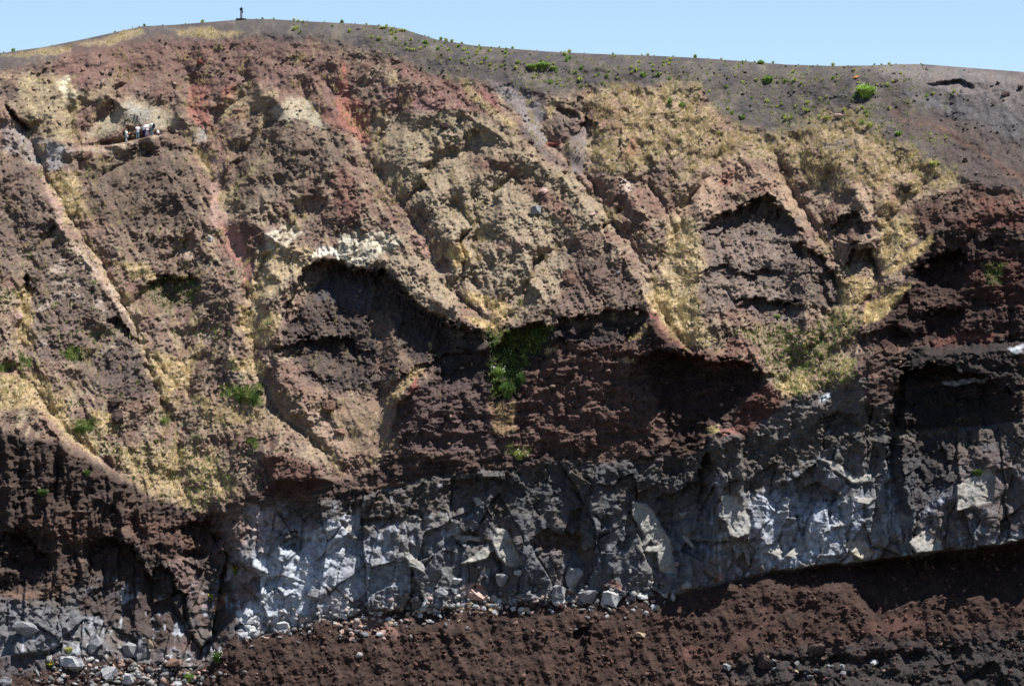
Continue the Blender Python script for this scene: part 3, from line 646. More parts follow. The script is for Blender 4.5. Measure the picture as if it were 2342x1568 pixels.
region((50, 46, 46), T('F', [(1550, 850), (1750, 770), (2342, 760), (2342, 1549), (1400, 1549), (1450, 1300), (1530, 1050)]), 0.9, 8, 0.2)  # dark grey cliff, blackened further for the hollow and its shadows
region((112, 68, 58), T('F', [(1690, 790), (1850, 715), (2130, 725), (2110, 790), (1850, 800)]), 0.9, 5, 0.2)
region((150, 112, 98), T('F', [(1250, 1010), (1350, 960), (1420, 980), (1300, 1040)]), 0.6, 5)
region((64, 47, 42), T('F', [(-100, 880), (600, 900), (480, 1150), (220, 1340), (160, 1549), (-60, 1549)]), 0.85, 7, 0.15)  # dark red rock with the alcove's shade painted in
region((112, 72, 60), T('F', [(450, 1180), (600, 1040), (650, 1050), (700, 1180), (500, 1380), (350, 1340)]), 0.8, 6, 0.3)
region((112, 74, 62), T('F', [(0, 700), (60, 800), (300, 840), (360, 720), (500, 800), (560, 920), (300, 980), (0, 880)]), 0.7, 7, 0.5)
region((118, 112, 108), T('F', [(480, 1380), (800, 1150), (1050, 1110), (1280, 1010), (1250, 1300), (1200, 1549), (450, 1549)]), 0.85, 8, 0.3)
region((148, 96, 84), T('F', [(280, 1380), (370, 1345), (435, 1400), (300, 1412)]), 0.95, 3, 0.05, 0.4)
region((176, 158, 98), T('F', [(190, 1370), (270, 1340), (290, 1400), (220, 1400)]), 0.9, 3, 0.1, 0.4, 0.5)
# sheets G, H, I : the lava wall and its foot
paint((116, 117, 120), zone_lava * 0.92)
paint((92, 94, 102), zone_lava * sstep(0.0, 0.3, p60 + 0.4 * p18) * 0.8)
paint((138, 132, 124), zone_lava * sstep(0.55, 0.8, blockr) * 0.6)
paint((104, 88, 80), zone_lava * sstep(0.72, 0.85, blockR) * 0.6)
top = zone_lava * (1 - sstep(0.1, 0.48, (PY - lbn) / np.maximum(l3n - lbn, 30) + 0.25 * p60))
paint((92, 80, 70), top * 0.85)
paint((72, 66, 64), zone_low * 0.8)
paint((52, 46, 46), zone_low * sstep(0.0, 0.3, p18))
vst = fbm(PX / 9, PY / 75, 3, 73)
white = zone_lava * sstep(0.15, 0.45, fbm(PX / 30, PY / 46, 4, 71) + 0.25 * p18)
region((70, 56, 49), T('G', [(0, -150), (300, -100), (850, 150), (900, 300), (700, 500), (600, 700), (350, 700), (0, 900)]), 0.8, 12, 0.45)
region((112, 80, 66), T('G', [(200, 400), (500, 380), (650, 450), (550, 600), (300, 560)]), 0.6, 12, 0.6)
region((178, 152, 102), T('G', [(720, -80), (1500, -60), (1600, 240), (1350, 370), (1000, 250), (900, 150)]), 0.7, 16, 0.6, 1.4, 0.6, 0.12)
region((110, 80, 68), T('G', [(860, 300), (1000, 400), (1250, 380), (1500, 420), (1700, 450), (1750, 700), (1560, 800), (1300, 680), (1000, 700), (880, 560)]), 0.75, 10, 0.4)
region((150, 122, 106), T('G', [(1500, 350), (1690, 330), (1720, 600), (1580, 600), (1500, 480)]), 0.7, 9)
region((76, 62, 60), T('G', [(600, 580), (870, 600), (1000, 800), (1280, 1000), (1300, 1300), (1000, 1250), (570, 1050)]), 0.8, 8, 0.2)
region((80, 64, 56), T('G', [(560, 560), (900, 560), (1300, 640), (1560, 760), (1600, 1000), (1520, 1300), (1330, 1340), (1000, 1260), (760, 1180), (560, 1040)]), 0.8, 9, 0.35)
region((116, 92, 86), T('G', [(1100, 1240), (1300, 1230), (1420, 1400), (1050, 1440), (1000, 1300)]), 0.7, 8)
region((140, 110, 100), T('G', [(1130, 690), (1250, 660), (1330, 760), (1390, 950), (1400, 1200), (1300, 1000), (1200, 820)]), 0.7, 6)
region((138, 104, 96), T('G', [(1600, 740), (1740, 760), (1745, 980), (1585, 990)]), 0.8, 4, 0.2)
region((160, 112, 72), T('G', [(1420, 960), (1530, 910), (1530, 1000), (1430, 1070)]), 0.85, 4, 0.2)
region((112, 112, 118), T('G', [(0, 950), (250, 1000), (600, 1060), (700, 1200), (800, 1300), (600, 1400), (0, 1500)]), 0.7, 9)
region((120, 62, 52), T('G', [(1590, 1000), (1750, 980), (1780, 1060), (1590, 1060)]), 0.75, 5)
region((196, 202, 212), T('G', [(1720, 680), (1900, 640), (2000, 600), (2200, 430), (2450, 360), (2450, 950), (2100, 880), (2050, 1160), (1800, 1180), (1620, 1250), (1600, 1060), (1750, 950)]), 0.85, 7, 0.35, 1.2, 0, 0, 0.0)
region((212, 216, 222), T('G', [(1730, 680), (1830, 700), (1850, 800), (1760, 860)]), 0.7, 5, 0.5)
region((210, 214, 220), T('G', [(1960, 760), (2200, 720), (2250, 880), (2020, 900)]), 0.7, 6, 0.5)
region((92, 98, 112), T('G', [(1900, 560), (2050, 520), (2080, 660), (1940, 690)]), 0.8, 5, 0.2)
region((182, 160, 152), T('G', [(1680, 330), (1900, 330), (1850, 480), (1790, 640), (1700, 500)]), 0.8, 10, 0.3)
region((92, 60, 51), T('G', [(1680, 120), (1850, -40), (2150, 60), (2200, 180), (2050, 300), (1800, 260)]), 0.85, 9, 0.35)
region((210, 214, 218), T('G', [(1600, 1050), (1800, 1020), (1780, 1120), (1620, 1110)]), 0.75, 5, 0.4)
region((186, 178, 176), T('G', [(2060, 1060), (2150, 980), (2360, 900), (2360, 1090), (2100, 1110)]), 0.85, 5, 0.25)
paint((176, 182, 190), white * 0.55 * sstep(1500, 1800, PX) * sstep(-160, 0, PY - l3n))
paint((168, 174, 184), white * 0.5 * (1 - sstep(900, 1200, PX)) * sstep(540, 620, PX))
paint((186, 192, 202), zone_lava * (1 - lava_top) * 0.65 * sstep(0.12, 0.45, 0.55 * vst + 0.8 * p60 + 0.4 * p18))
paint((196, 204, 216), zone_lava * 0.75 * np.exp(-((PX - 700) / 120.0) ** 2 - ((PY - 1300) / 85.0) ** 2) * sstep(-0.35, 0.1, p60 + 0.5 * p18))
paint((190, 198, 210), zone_lava * 0.7 * np.exp(-((PX - 1830) / 130.0) ** 2 - ((PY - 1200) / 75.0) ** 2) * sstep(-0.3, 0.15, p60 + 0.5 * p18))
paint((78, 80, 86), zone_lava * 0.65 * sstep(1000, 1180, PX) * (1 - sstep(1560, 1640, PX)) * sstep(-0.2, 0.2, p60 + 0.1))
paint((80, 82, 92), zone_lava * (1 - lava_top) * 0.6 * sstep(0.12, 0.45, -0.6 * vst + 0.6 * p60))
region((150, 156, 166), T('H', [(0, 560), (300, 560), (450, 700), (480, 900), (150, 950), (0, 900)]), 0.75, 8, 0.55)
region((118, 80, 56), T('H', [(1290, 560), (1500, 530), (1650, 520), (1640, 640), (1450, 650), (1300, 600)]), 0.75, 7)
region((206, 168, 146), T('H', [(820, 890), (900, 880), (1000, 900), (995, 990), (930, 990)]), 0.9, 5, 0.15)
region((160, 118, 104), T('H', [(80, 1080), (300, 1050), (420, 1200), (250, 1230), (100, 1160)]), 0.8, 8, 0.3)
region((128, 80, 68), T('H', [(1740, 860), (1880, 830), (1930, 900), (1780, 910)]), 0.8, 5)
region((178, 186, 200), T('I', [(450, 260), (700, 260), (950, 300), (1250, 260), (1300, 700), (560, 740), (520, 500)]), 0.7, 9, 0.6)
region((150, 158, 172), T('I', [(1490, 420), (1650, 340), (1800, 200), (1860, 230), (1760, 400), (1560, 440)]), 0.6, 7, 0.5)
region((46, 47, 54), T('I', [(1420, -120), (1870, -100), (1850, 250), (1600, 400), (1450, 380)]), 0.75, 9, 0.3)  # grey-blue lava lowered in tone to stand for its shadow
region((98, 82, 77), T('I', [(1870, -60), (2342, -60), (2342, 520), (1900, 450)]), 0.8, 8, 0.3)
region((118, 108, 100), T('I', [(300, -40), (450, -40), (450, 260), (290, 250)]), 0.7, 6)
region((150, 98, 60), T('I', [(260, 800), (330, 780), (330, 820), (260, 850)]), 0.8, 4)
region((82, 58, 50), T('I', [(-900, 1150), (0, 930), (900, 760), (2342, 600), (2342, 1180), (1300, 1240), (300, 1400), (-900, 1560)]), 0.5, 20, 0.5)
region((112, 80, 70), T('I', [(200, 1390), (330, 1250), (450, 1150), (620, 1015), (690, 1100), (480, 1250), (330, 1380)]), 0.8, 8, 0.4, smooth=0.92)
region((122, 84, 74), T('I', [(1250, 1130), (1450, 1110), (1560, 1040), (1700, 1070), (1500, 1240), (1300, 1210)]), 0.7, 7, 0.25, smooth=0.92)
region((132, 88, 76), T('I', [(0, 1250), (150, 1300), (180, 1360), (0, 1380)]), 0.7, 8)
region((74, 68, 66), T('I', [(280, 1430), (500, 1330), (850, 1290), (1300, 1240), (2100, 1180), (2342, 1150), (2342, 1700), (300, 1700)]), 0.75, 9, 0.45)
region((120, 88, 74), T('I', [(0, 1430), (300, 1480), (500, 1549), (0, 1700)]), 0.7, 9, 0.4)
for pts in SLABS:  # slab faces in the sun: lit lava painted lighter
    region((178, 173, 162), pts, 0.9, 3, 0.15, 0.35)
region((192, 180, 156), SLABS[11], 0.9, 3, 0.1, 0.3)
for p in ([(1790, 1050), (2090, 1018), (2080, 1045), (1830, 1078)], [(2230, 825), (2342, 800), (2342, 850), (2260, 850)], [(980, 1410), (1030, 1380), (1010, 1415)], [(950, 1160), (1040, 1120), (1040, 1160), (970, 1185)]):
    region((196, 204, 212), T('F', p), 0.85, 3, 0.4, 0.6)
# grain of the ground itself
C *= (1 + (0.22 + 0.14 * zone_gul) * p5 + 0.16 * p18 + 0.22 * zone_gul * n3)[..., None]
tint = fbm(PX / 35, PY / 30, 3, 80)[..., None]
C *= 1 + tint * np.array([0.09, 0.0, -0.08], np.float32)
lum = C @ np.array([0.25, 0.6, 0.15], np.float32)
C = (lum[..., None] + (C - lum[..., None]) * 0.80) * (0.66 + 0.17 * zone_gul - 0.05 * zone_ash - 0.14 * zone_scree)[..., None]
C = np.clip(C, 0.006, 0.8)

# sparse cover from the lie of the land
STRAW = np.maximum(STRAW * (0.55 + 0.45 * sstep(-0.3, 0.2, p18 + 0.6 * streak)), zone_gul * 0.5 * sstep(0.05, 0.4, 0.5 * p60 - 0.4 * (REL - 0.5) + 0.5 * streak))

def blur(a, r):
    k = np.ones(2 * r + 1, np.float32) / (2 * r + 1)
    for ax in (0, 1):
        pd = [(0, 0), (0, 0)]; pd[ax] = (r + 1, r)
        c_ = np.cumsum(np.pad(a, pd, mode='edge').astype(np.float64), axis=ax)
        n_ = a.shape[ax]
        hi = np.take(c_, np.arange(2 * r + 1, 2 * r + 1 + n_), axis=ax); lo_ = np.take(c_, np.arange(0, n_), axis=ax)
        a = ((hi - lo_) / (2 * r + 1)).astype(np.float32)
    return a
on_path = np.exp(-((PY - np.interp(PX, path[:, 0], path[:, 1])) / 9.0) ** 2) * sstep(130, 180, PX) * (1 - sstep(395, 430, PX))
sm = np.clip(SMOOTH * 0.9 * (1 - 1.5 * on_path), 0, 1) * (1 - 0.6 * (PY < 250))
Y += (blur(blur(Y, 7), 5) - Y) * sm
Y += MICRO * (1 - SMOOTH) * (1 - 0.55 * STRAW) * (1 - 0.9 * on_path)

# ------------------------------------------------------------------ mesh of the wall
def to_world(px, py, y):
    f = (D + y) / D
    return (px - CX) * S * f, y, (CY - py) * S * f
WX, WY, WZ = to_world(PX, PY, Y)
P3 = np.stack([WX, WY, WZ], -1).astype(np.float32)
# below the frame the scree runs on down into the crater
nlow = 26
low = []
for k in range(nlow, 0, -1):
    d = 1.2 * k + 0.16 * k * k
    q = P3[0].copy()
    q[:, 2] -= d
    q[:, 1] -= d * 0.95 + 0.6 * np.sin(colx / 37.0 + k) * min(1, k / 4)
    low.append(q)
# behind the rim the cone falls away
back = []
for k in range(1, 26):
    q = P3[-1].copy()
    d = 0.5 * k + 0.22 * k * k
    q[:, 1] += d
    q[:, 2] += 0.035 * d - 0.0045 * d * d - 0.02 * d
    back.append(q)
ALL = np.concatenate([np.stack(low), P3, np.stack(back)], 0)
nrow = ALL.shape[0]
CALL = np.concatenate([np.repeat(C[:1], nlow, 0), C, np.repeat(C[-1:], len(back), 0)], 0)
PYALL = np.concatenate([np.repeat(PY[:1], nlow, 0), PY, np.repeat(PY[-1:], len(back), 0)], 0)
reg = np.full(PX.shape, 1, np.int8)
reg[PY < l1n] = 0
reg[PY > lbn] = 2
reg[PY > l3n] = 3
RALL = np.concatenate([np.full((nlow, NC), 3, np.int8), reg, np.full((len(back), NC), 0, np.int8)], 0)

# normals on the plan grid (for planting)
du = np.gradient(P3, axis=1); dv = np.gradient(P3, axis=0)
NRM = np.cross(du, dv); NRM /= np.linalg.norm(NRM, axis=-1, keepdims=True) + 1e-9

def mesh_from(name, verts, faces4=None, tris=None, col=None):
    me = bpy.data.meshes.new(name)
    f = faces4 if faces4 is not None else tris
    k = f.shape[1]
    me.vertices.add(len(verts)); me.vertices.foreach_set("co", np.ascontiguousarray(verts, np.float32).ravel())
    me.loops.add(f.size); me.loops.foreach_set("vertex_index", np.ascontiguousarray(f, np.int32).ravel())
    me.polygons.add(len(f))
    me.polygons.foreach_set("loop_start", np.arange(0, f.size, k, dtype=np.int32))
    me.polygons.foreach_set("loop_total", np.full(len(f), k, np.int32))
    me.update(calc_edges=True)
    if col is not None:
        at = me.color_attributes.new("geology", 'FLOAT_COLOR', 'POINT')
        rgba = np.ones((len(verts), 4), np.float32); rgba[:, :3] = col
        at.data.foreach_set("color", rgba.ravel())
    return me

# ------------------------------------------------------------------ materials
def new_mat(name):
    m = bpy.data.materials.new(name); m.use_nodes = True
    nt = m.node_tree; nt.nodes.clear()
    out = nt.nodes.new("ShaderNodeOutputMaterial"); b = nt.nodes.new("ShaderNodeBsdfPrincipled")
    nt.links.new(b.outputs[0], out.inputs[0])
    b.inputs["Roughness"].default_value = 0.95
    b.inputs["Specular IOR Level"].default_value = 0.12
    return m, nt, b

def ground_mat(name, bump=0.5, sc=(3.2, 11.0), var=0.5, attr="geology", rgb=None, spec=0.12, rough=0.95):
    m, nt, b = new_mat(name)
    b.inputs["Specular IOR Level"].default_value = spec
    b.inputs["Roughness"].default_value = rough
    L = nt.links.new
    geo = nt.nodes.new("ShaderNodeTexCoord")
    n1 = nt.nodes.new("ShaderNodeTexNoise"); n1.inputs["Scale"].default_value = sc[0]; n1.inputs["Detail"].default_value = 5; n1.inputs["Roughness"].default_value = 0.65
    n2 = nt.nodes.new("ShaderNodeTexNoise"); n2.inputs["Scale"].default_value = sc[1]; n2.inputs["Detail"].default_value = 3
    L(geo.outputs["Object"], n1.inputs["Vector"]); L(geo.outputs["Object"], n2.inputs["Vector"])
    mr = nt.nodes.new("ShaderNodeMapRange")
    mr.inputs["From Min"].default_value = 0.3; mr.inputs["From Max"].default_value = 0.7
    mr.inputs["To Min"].default_value = 1 - var; mr.inputs["To Max"].default_value = 1 + var * 0.75
    L(n1.outputs["Fac"], mr.inputs["Value"])
    mul = nt.nodes.new("ShaderNodeVectorMath"); mul.operation = 'SCALE'
    if rgb is None:
        at = nt.nodes.new("ShaderNodeAttribute"); at.attribute_name = attr
        L(at.outputs["Color"], mul.inputs[0])
    else:
        cr = nt.nodes.new("ShaderNodeMix"); cr.data_type = 'RGBA'
        cr.inputs["A"].default_value = (*lin(rgb[0]), 1); cr.inputs["B"].default_value = (*lin(rgb[1]), 1)
        L(n1.outputs["Fac"], cr.inputs["Factor"]); L(cr.outputs["Result"], mul.inputs[0])
    L(mr.outputs[0], mul.inputs["Scale"]); L(mul.outputs[0], b.inputs["Base Color"])
    add = nt.nodes.new("ShaderNodeMath"); add.operation = 'MULTIPLY_ADD'; add.inputs[1].default_value = 0.5
    L(n2.outputs["Fac"], add.inputs[0]); L(n1.outputs["Fac"], add.inputs[2])
    bp = nt.nodes.new("ShaderNodeBump"); bp.inputs["Strength"].default_value = bump; bp.inputs["Distance"].default_value = 0.25
    L(add.outputs[0], bp.inputs["Height"]); L(bp.outputs[0], b.inputs["Normal"])
    return m

def plain_mat(name, rgb, rough=0.85, spec=0.2, var=0.25, scale=6.0):
    m, nt, b = new_mat(name)
    b.inputs["Roughness"].default_value = rough; b.inputs["Specular IOR Level"].default_value = spec
    n = nt.nodes.new("ShaderNodeTexNoise"); n.inputs["Scale"].default_value = scale; n.inputs["Detail"].default_value = 3
    tc = nt.nodes.new("ShaderNodeTexCoord"); nt.links.new(tc.outputs["Object"], n.inputs["Vector"])
    mx = nt.nodes.new("ShaderNodeMix"); mx.data_type = 'RGBA'
    c = lin(rgb)
    mx.inputs["A"].default_value = (*(c * (1 - var)), 1); mx.inputs["B"].default_value = (*np.clip(c * (1 + var), 0, 1), 1)
    nt.links.new(n.outputs["Fac"], mx.inputs["Factor"]); nt.links.new(mx.outputs["Result"], b.inputs["Base Color"])
    return m

M_ASH = ground_mat("volcanic_ash", 0.3, (4.0, 12.0), 0.30)
M_WALL = ground_mat("weathered_tephra", 0.32, (5.0, 14.0), 0.40)
M_LAVA = ground_mat("jointed_lava", 0.25, (2.4, 9.0), 0.40)
M_SCREE = ground_mat("red_scree", 0.35, (5.5, 15.0), 0.42)

def tag(o, label=None, cat=None, group=None, kind=None):
    if label: o["label"] = label
    if cat: o["category"] = cat
    if group: o["group"] = group
    if kind: o["kind"] = kind
    return o

def link(name, me, mat=None, parent=None):
    o = bpy.data.objects.new(name, me); COL.objects.link(o)
    if mat is not None and len(me.materials) == 0: me.materials.append(mat)
    if parent is not None: o.parent = parent
    return o

ids = np.arange(nrow * NC, dtype=np.int64).reshape(nrow, NC)
quads = np.stack([ids[:-1, :-1], ids[:-1, 1:], ids[1:, 1:], ids[1:, :-1]], -1).reshape(-1, 4)
qreg = RALL[:-1, :-1].reshape(-1)
flatv = ALL.reshape(-1, 3); flatc = CALL.reshape(-1, 3)
WALL = {}
for rid, nm, mt, lb_ in ((0, "ash_slope", M_ASH, "smooth grey ash slope dotted with green tufts below the sky"),
                         (1, "crater_wall", M_WALL, "gullied reddish and straw coloured crater wall below the ash slope"),
                         (2, "lava_cliff", M_LAVA, "grey jointed lava cliff with pale slabs along the bottom"),
                         (3, "scree_slope", M_SCREE, "dark reddish brown scree at the foot of the lava cliff")):
    q = quads[qreg == rid]
    used, inv = np.unique(q, return_inverse=True)
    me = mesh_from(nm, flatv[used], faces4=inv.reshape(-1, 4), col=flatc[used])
    o = link(nm, me, mt); tag(o, lb_, None, None, "structure")
    WALL[rid] = o

# outer flank and crater floor so that the ground goes on where the wall ends
def sheet(name, x0, x1, y0, y1, z, n, rough, rgb, label):
    gx, gy = np.meshgrid(np.linspace(x0, x1, n), np.linspace(y0, y1, n))
    gz = z + rough * fbm((gx / (x1 - x0) * 14).astype(np.float32), (gy / (x1 - x0) * 14).astype(np.float32), 4, 90)
    v = np.stack([gx, gy, gz], -1).reshape(-1, 3)
    i = np.arange(n * n).reshape(n, n)
    f = np.stack([i[:-1, :-1], i[:-1, 1:], i[1:, 1:], i[1:, :-1]], -1).reshape(-1, 4)
    o = link(name, mesh_from(name, v, faces4=f), ground_mat(name, 0.5, (0.05, 0.4), 0.4, rgb=rgb))
    return tag(o, label, None, None, "structure")
sheet("ground", -6000, 6000, -6000, 9000, -330, 120, 30, ((70, 62, 58), (110, 100, 84)), "dark volcanic ground spreading round the crater far below")

# ------------------------------------------------------------------ finding the surface
def surf(px, py):
    c = int(np.clip(np.searchsorted(colx, px), 0, NC - 1))
    r = int(round((PYB - py) / (PYB - l0c[c]) * (NR - 1)))
    r = max(0, min(NR - 1, r))
    return Vector(P3[r, c].tolist()), Vector(NRM[r, c].tolist())
def mpp(y): return S * (D + y) / D            # metres per plan unit at depth y

# ------------------------------------------------------------------ dry grass (nobody could count it)
INFRAME = (PX > -60) & (PX < 2400) & (PY < 1600)
def scatter(weight, n, rs):
    w = (weight * INFRAME).ravel().astype(np.float64)
    w /= w.sum()
    idx = rs.choice(w.size, n, p=w)
    return idx

def blades(name, idx, nb, hmin, hmax, width, cols, lean, mat, rs, label, cat):
    base = P3.reshape(-1, 3)[idx]; nm = NRM.reshape(-1, 3)[idx]
    n = len(idx)
    base = np.repeat(base, nb, 0); nm = np.repeat(nm, nb, 0)
    m = n * nb
    base = base + rs.normal(0, 0.08, (m, 3))
    up_ = np.tile(np.array([0, 0, 1.0]), (m, 1)) * 0.75 + nm * 0.45 + rs.normal(0, lean, (m, 3))
    up_ /= np.linalg.norm(up_, axis=1, keepdims=True)
    h = rs.uniform(hmin, hmax, (m, 1)) * np.repeat(rs.uniform(0.6, 1.3, (n, 1)), nb, 0)
    a = rs.rand(m) * 2 * np.pi
    side = np.stack([np.cos(a), np.sin(a) * 0.6, np.zeros(m)], 1) * width * rs.uniform(0.6, 1.4, (m, 1))
    v = np.stack([base - side - up_ * 0.05, base + side - up_ * 0.05, base + up_ * h], 1).reshape(-1, 3)
    f = np.arange(m * 3).reshape(-1, 3)
    c = np.array([lin(q) for q in cols])[rs.randint(0, len(cols), n)]
    c = np.repeat(c, nb * 3, 0) * np.repeat(rs.uniform(0.75, 1.2, (m, 1)), 3, 0)
    o = link(name, mesh_from(name, v, tris=f, col=c), mat)
    return tag(o, label, cat, None, "stuff")

def leaf_mat(name, sub=0.0):
    m, nt, b = new_mat(name)
    at = nt.nodes.new("ShaderNodeAttribute"); at.attribute_name = "geology"
    n = nt.nodes.new("ShaderNodeTexNoise"); n.inputs["Scale"].default_value = 1.7
    mr = nt.nodes.new("ShaderNodeMapRange"); mr.inputs["To Min"].default_value = 0.75; mr.inputs["To Max"].default_value = 1.25
    nt.links.new(n.outputs["Fac"], mr.inputs["Value"])
    v = nt.nodes.new("ShaderNodeVectorMath"); v.operation = 'SCALE'
    nt.links.new(at.outputs["Color"], v.inputs[0]); nt.links.new(mr.outputs[0], v.inputs["Scale"]); nt.links.new(v.outputs[0], b.inputs["Base Color"])
    tr = nt.nodes.new("ShaderNodeBsdfTranslucent"); nt.links.new(v.outputs[0], tr.inputs[0])
    mx = nt.nodes.new("ShaderNodeMixShader"); mx.inputs[0].default_value = 0.35
    out = [q for q in nt.nodes if q.type == 'OUTPUT_MATERIAL'][0]
    nt.links.new(b.outputs[0], mx.inputs[1]); nt.links.new(tr.outputs[0], mx.inputs[2]); nt.links.new(mx.outputs[0], out.inputs[0])
    return m
M_STRAW = leaf_mat("dry_straw"); M_LEAF = leaf_mat("green_leaf")
rs = np.random.RandomState(5)
blades("dry_grass", scatter(np.clip(STRAW - 0.12, 0, 1) ** 1.3, 10500, rs), 13, 0.14, 0.46, 0.020,
       [(214, 195, 152), (204, 184, 140), (222, 206, 166), (190, 168, 122), (188, 180, 126)], 0.26, M_STRAW, rs,
       "dry straw coloured grass in the gullies of the crater wall", "dry grass")
GREEN = np.maximum(GREEN, 0.16 * zone_gul * (PX < 640) * sstep(520, 640, PY) * sstep(0.1, 0.4, -p60 + 0.5 * p18))
blades("green_ground_cover", scatter(GREEN ** 1.2 + 0.012 * STRAW, 5200, rs), 5, 0.12, 0.40, 0.045,
       [(104, 128, 60), (122, 142, 72), (88, 112, 54), (146, 158, 88)], 0.35, M_LEAF, rs,
       "low green weeds in hollows and gullies of the crater wall", "weeds")

blades("ash_weeds", scatter(zone_ash * sstep(700, 1000, PX) * (1 - sstep(2120, 2200, PX)) * (PY - l0 > 2) * sstep(-0.1, 0.3, p60 + p18) + 0.6 * STRAW * (PX > 1330) * (PY < 400) * sstep(0.0, 0.3, p18), 1300, rs), 7, 0.08, 0.26, 0.05,
       [(150, 158, 92), (166, 168, 108), (128, 140, 80)], 0.4, M_LEAF, rs, "tiny weeds sprinkled over the grey ash slope", "weeds")

# ------------------------------------------------------------------ plants one by one
def tuft_mesh(name, nb, h, spread, wid, cols, rs):
    v = []; f = []; c = []
    for i in range(nb):
        a = rs.rand() * 2 * math.pi; r = spread * math.sqrt(rs.rand())
        bx, by = 0.35 * r * math.cos(a), 0.35 * r * math.sin(a)
        hh = h * rs.uniform(0.55, 1.05) * (1 - 0.35 * (r / spread) ** 2)
        tip = np.array([r * math.cos(a) + rs.normal(0, 0.05), r * math.sin(a) + rs.normal(0, 0.05), hh])
        mid = np.array([0.6 * tip[0], 0.6 * tip[1], 0.72 * hh])
        t = a + math.pi / 2 + rs.normal(0, 0.7)
        s_ = np.array([math.cos(t), math.sin(t), 0]) * wid
        b0 = np.array([bx, by, -0.12])
        k = len(v)
        v += [b0 - s_ * 0.5, b0 + s_ * 0.5, mid + s_, mid - s_, tip]
        f += [(k, k + 1, k + 2), (k, k + 2, k + 3), (k + 3, k + 2, k + 4)]
        cc = lin(cols[rs.randint(len(cols))]) * rs.uniform(0.75, 1.2)
        c += [cc] * 5
    return mesh_from(name, np.array(v), tris=np.array(f), col=np.array(c))

def stem_mesh(name, n, h, spread, r, rs):
    v = []; f = []
    for i in range(n):
        a = rs.rand() * 2 * math.pi; t = spread * rs.uniform(0.2, 0.8)
        top = np.array([t * math.cos(a), t * math.sin(a), h * rs.uniform(0.5, 0.85)])
        k = len(v)
        for (p, q) in ((np.array([0.1 * top[0], 0.1 * top[1], -0.15]), r), (top, r * 0.4)):
            for j in range(3):
                v.append(p + q * np.array([math.cos(j * 2.09), math.sin(j * 2.09), 0]))
        for j in range(3):
            f += [(k + j, k + (j + 1) % 3, k + 3 + (j + 1) % 3), (k + j, k + 3 + (j + 1) % 3, k + 3 + j)]
    return mesh_from(name, np.array(v), tris=np.array(f))

M_STEM = plain_mat("plant_stem", (96, 92, 58))
GREENS = [(140, 168, 88), (126, 154, 78), (156, 178, 102), (106, 136, 68)]
DULL = [(184, 192, 110), (166, 176, 98), (196, 194, 122), (146, 160, 86)]
DARKG = [(88, 114, 60), (76, 102, 52), (106, 130, 72)]
tufts = [tuft_mesh("tuft", 46, 1.0, 0.70, 0.09, g, np.random.RandomState(30 + i)) for i, g in enumerate((GREENS, DULL, GREENS, DULL, DULL))]
for m in tufts: m.materials.append(M_LEAF)

def stand(o, px, py, sx, sz=None, sink=0.0, back=0.0):
    p, n = surf(px, py)
    p.y += back
    o.location = p - Vector((0, 0, sink))
    o.scale = (sx, sx, sz if sz else sx)
    return p

rs = np.random.RandomState(17)
# tufts on the open ash, thickest towards the right shoulder
L1s = line((600, 70), (900, 105), (1000, 130), (1150, 165), (1300, 205), (1450, 185), (1560, 195), (1650, 255), (1780, 290), (1950, 275), (2080, 330), (2150, 380), (2200, 300))
n = 0
spots = []
while n < 270:
    if spots and rs.rand() < 0.5:
        q0 = spots[rs.randint(len(spots))]; px = q0[0] + rs.normal(0, 22)
    else:
        q0 = None; px = rs.uniform(600, 2200)
    if not 600 < px < 2200: continue
    a0, a1 = float(L0(px)), float(L1s(px))
    if px < 870 and rs.rand() < 0.6: continue
    if px > 2060 and rs.rand() < 0.6: continue
    py = a0 + 1 + (a1 - a0) * rs.rand() ** 0.9
    if q0: py = min(a1, max(a0 + 1, q0[1] + rs.normal(0, 9)))
    if any(abs(px - q[0]) < 7 and abs(py - q[1]) < 4 for q in spots): continue
    spots.append((px, py)); n += 1
GT = "small green tufts on the ash slope"
for i, (px, py) in enumerate(spots):
    o = link("grass_tuft", tufts[i % 5])
    w = 0.22 + 0.5 * rs.rand() ** 1.8 + (0.25 if rs.rand() < 0.08 else 0)
    stand(o, px, py, w * 0.75, w * rs.uniform(0.55, 0.85))
    o.rotation_euler = (0, 0, rs.rand() * 6.28)
    zone = ("small green weed tuft on the ash between summit post and the bend of the rim" if px < 930 else
            "small green weed tuft on the ash left of the three low green patches" if px < 1190 else
            "small green weed tuft on the ash around the three low green patches" if px < 1340 else
            "small green weed tuft on the ash just above the straw grass" if px < 1640 else
            "small green weed tuft on the ash around the medium bush" if px < 1860 else
            "small green weed tuft on the ash close round the largest bush" if px < 2060 else
            "small green weed tuft on the bare ash right of the largest bush")
    tag(o, zone, "grass tuft", GT)
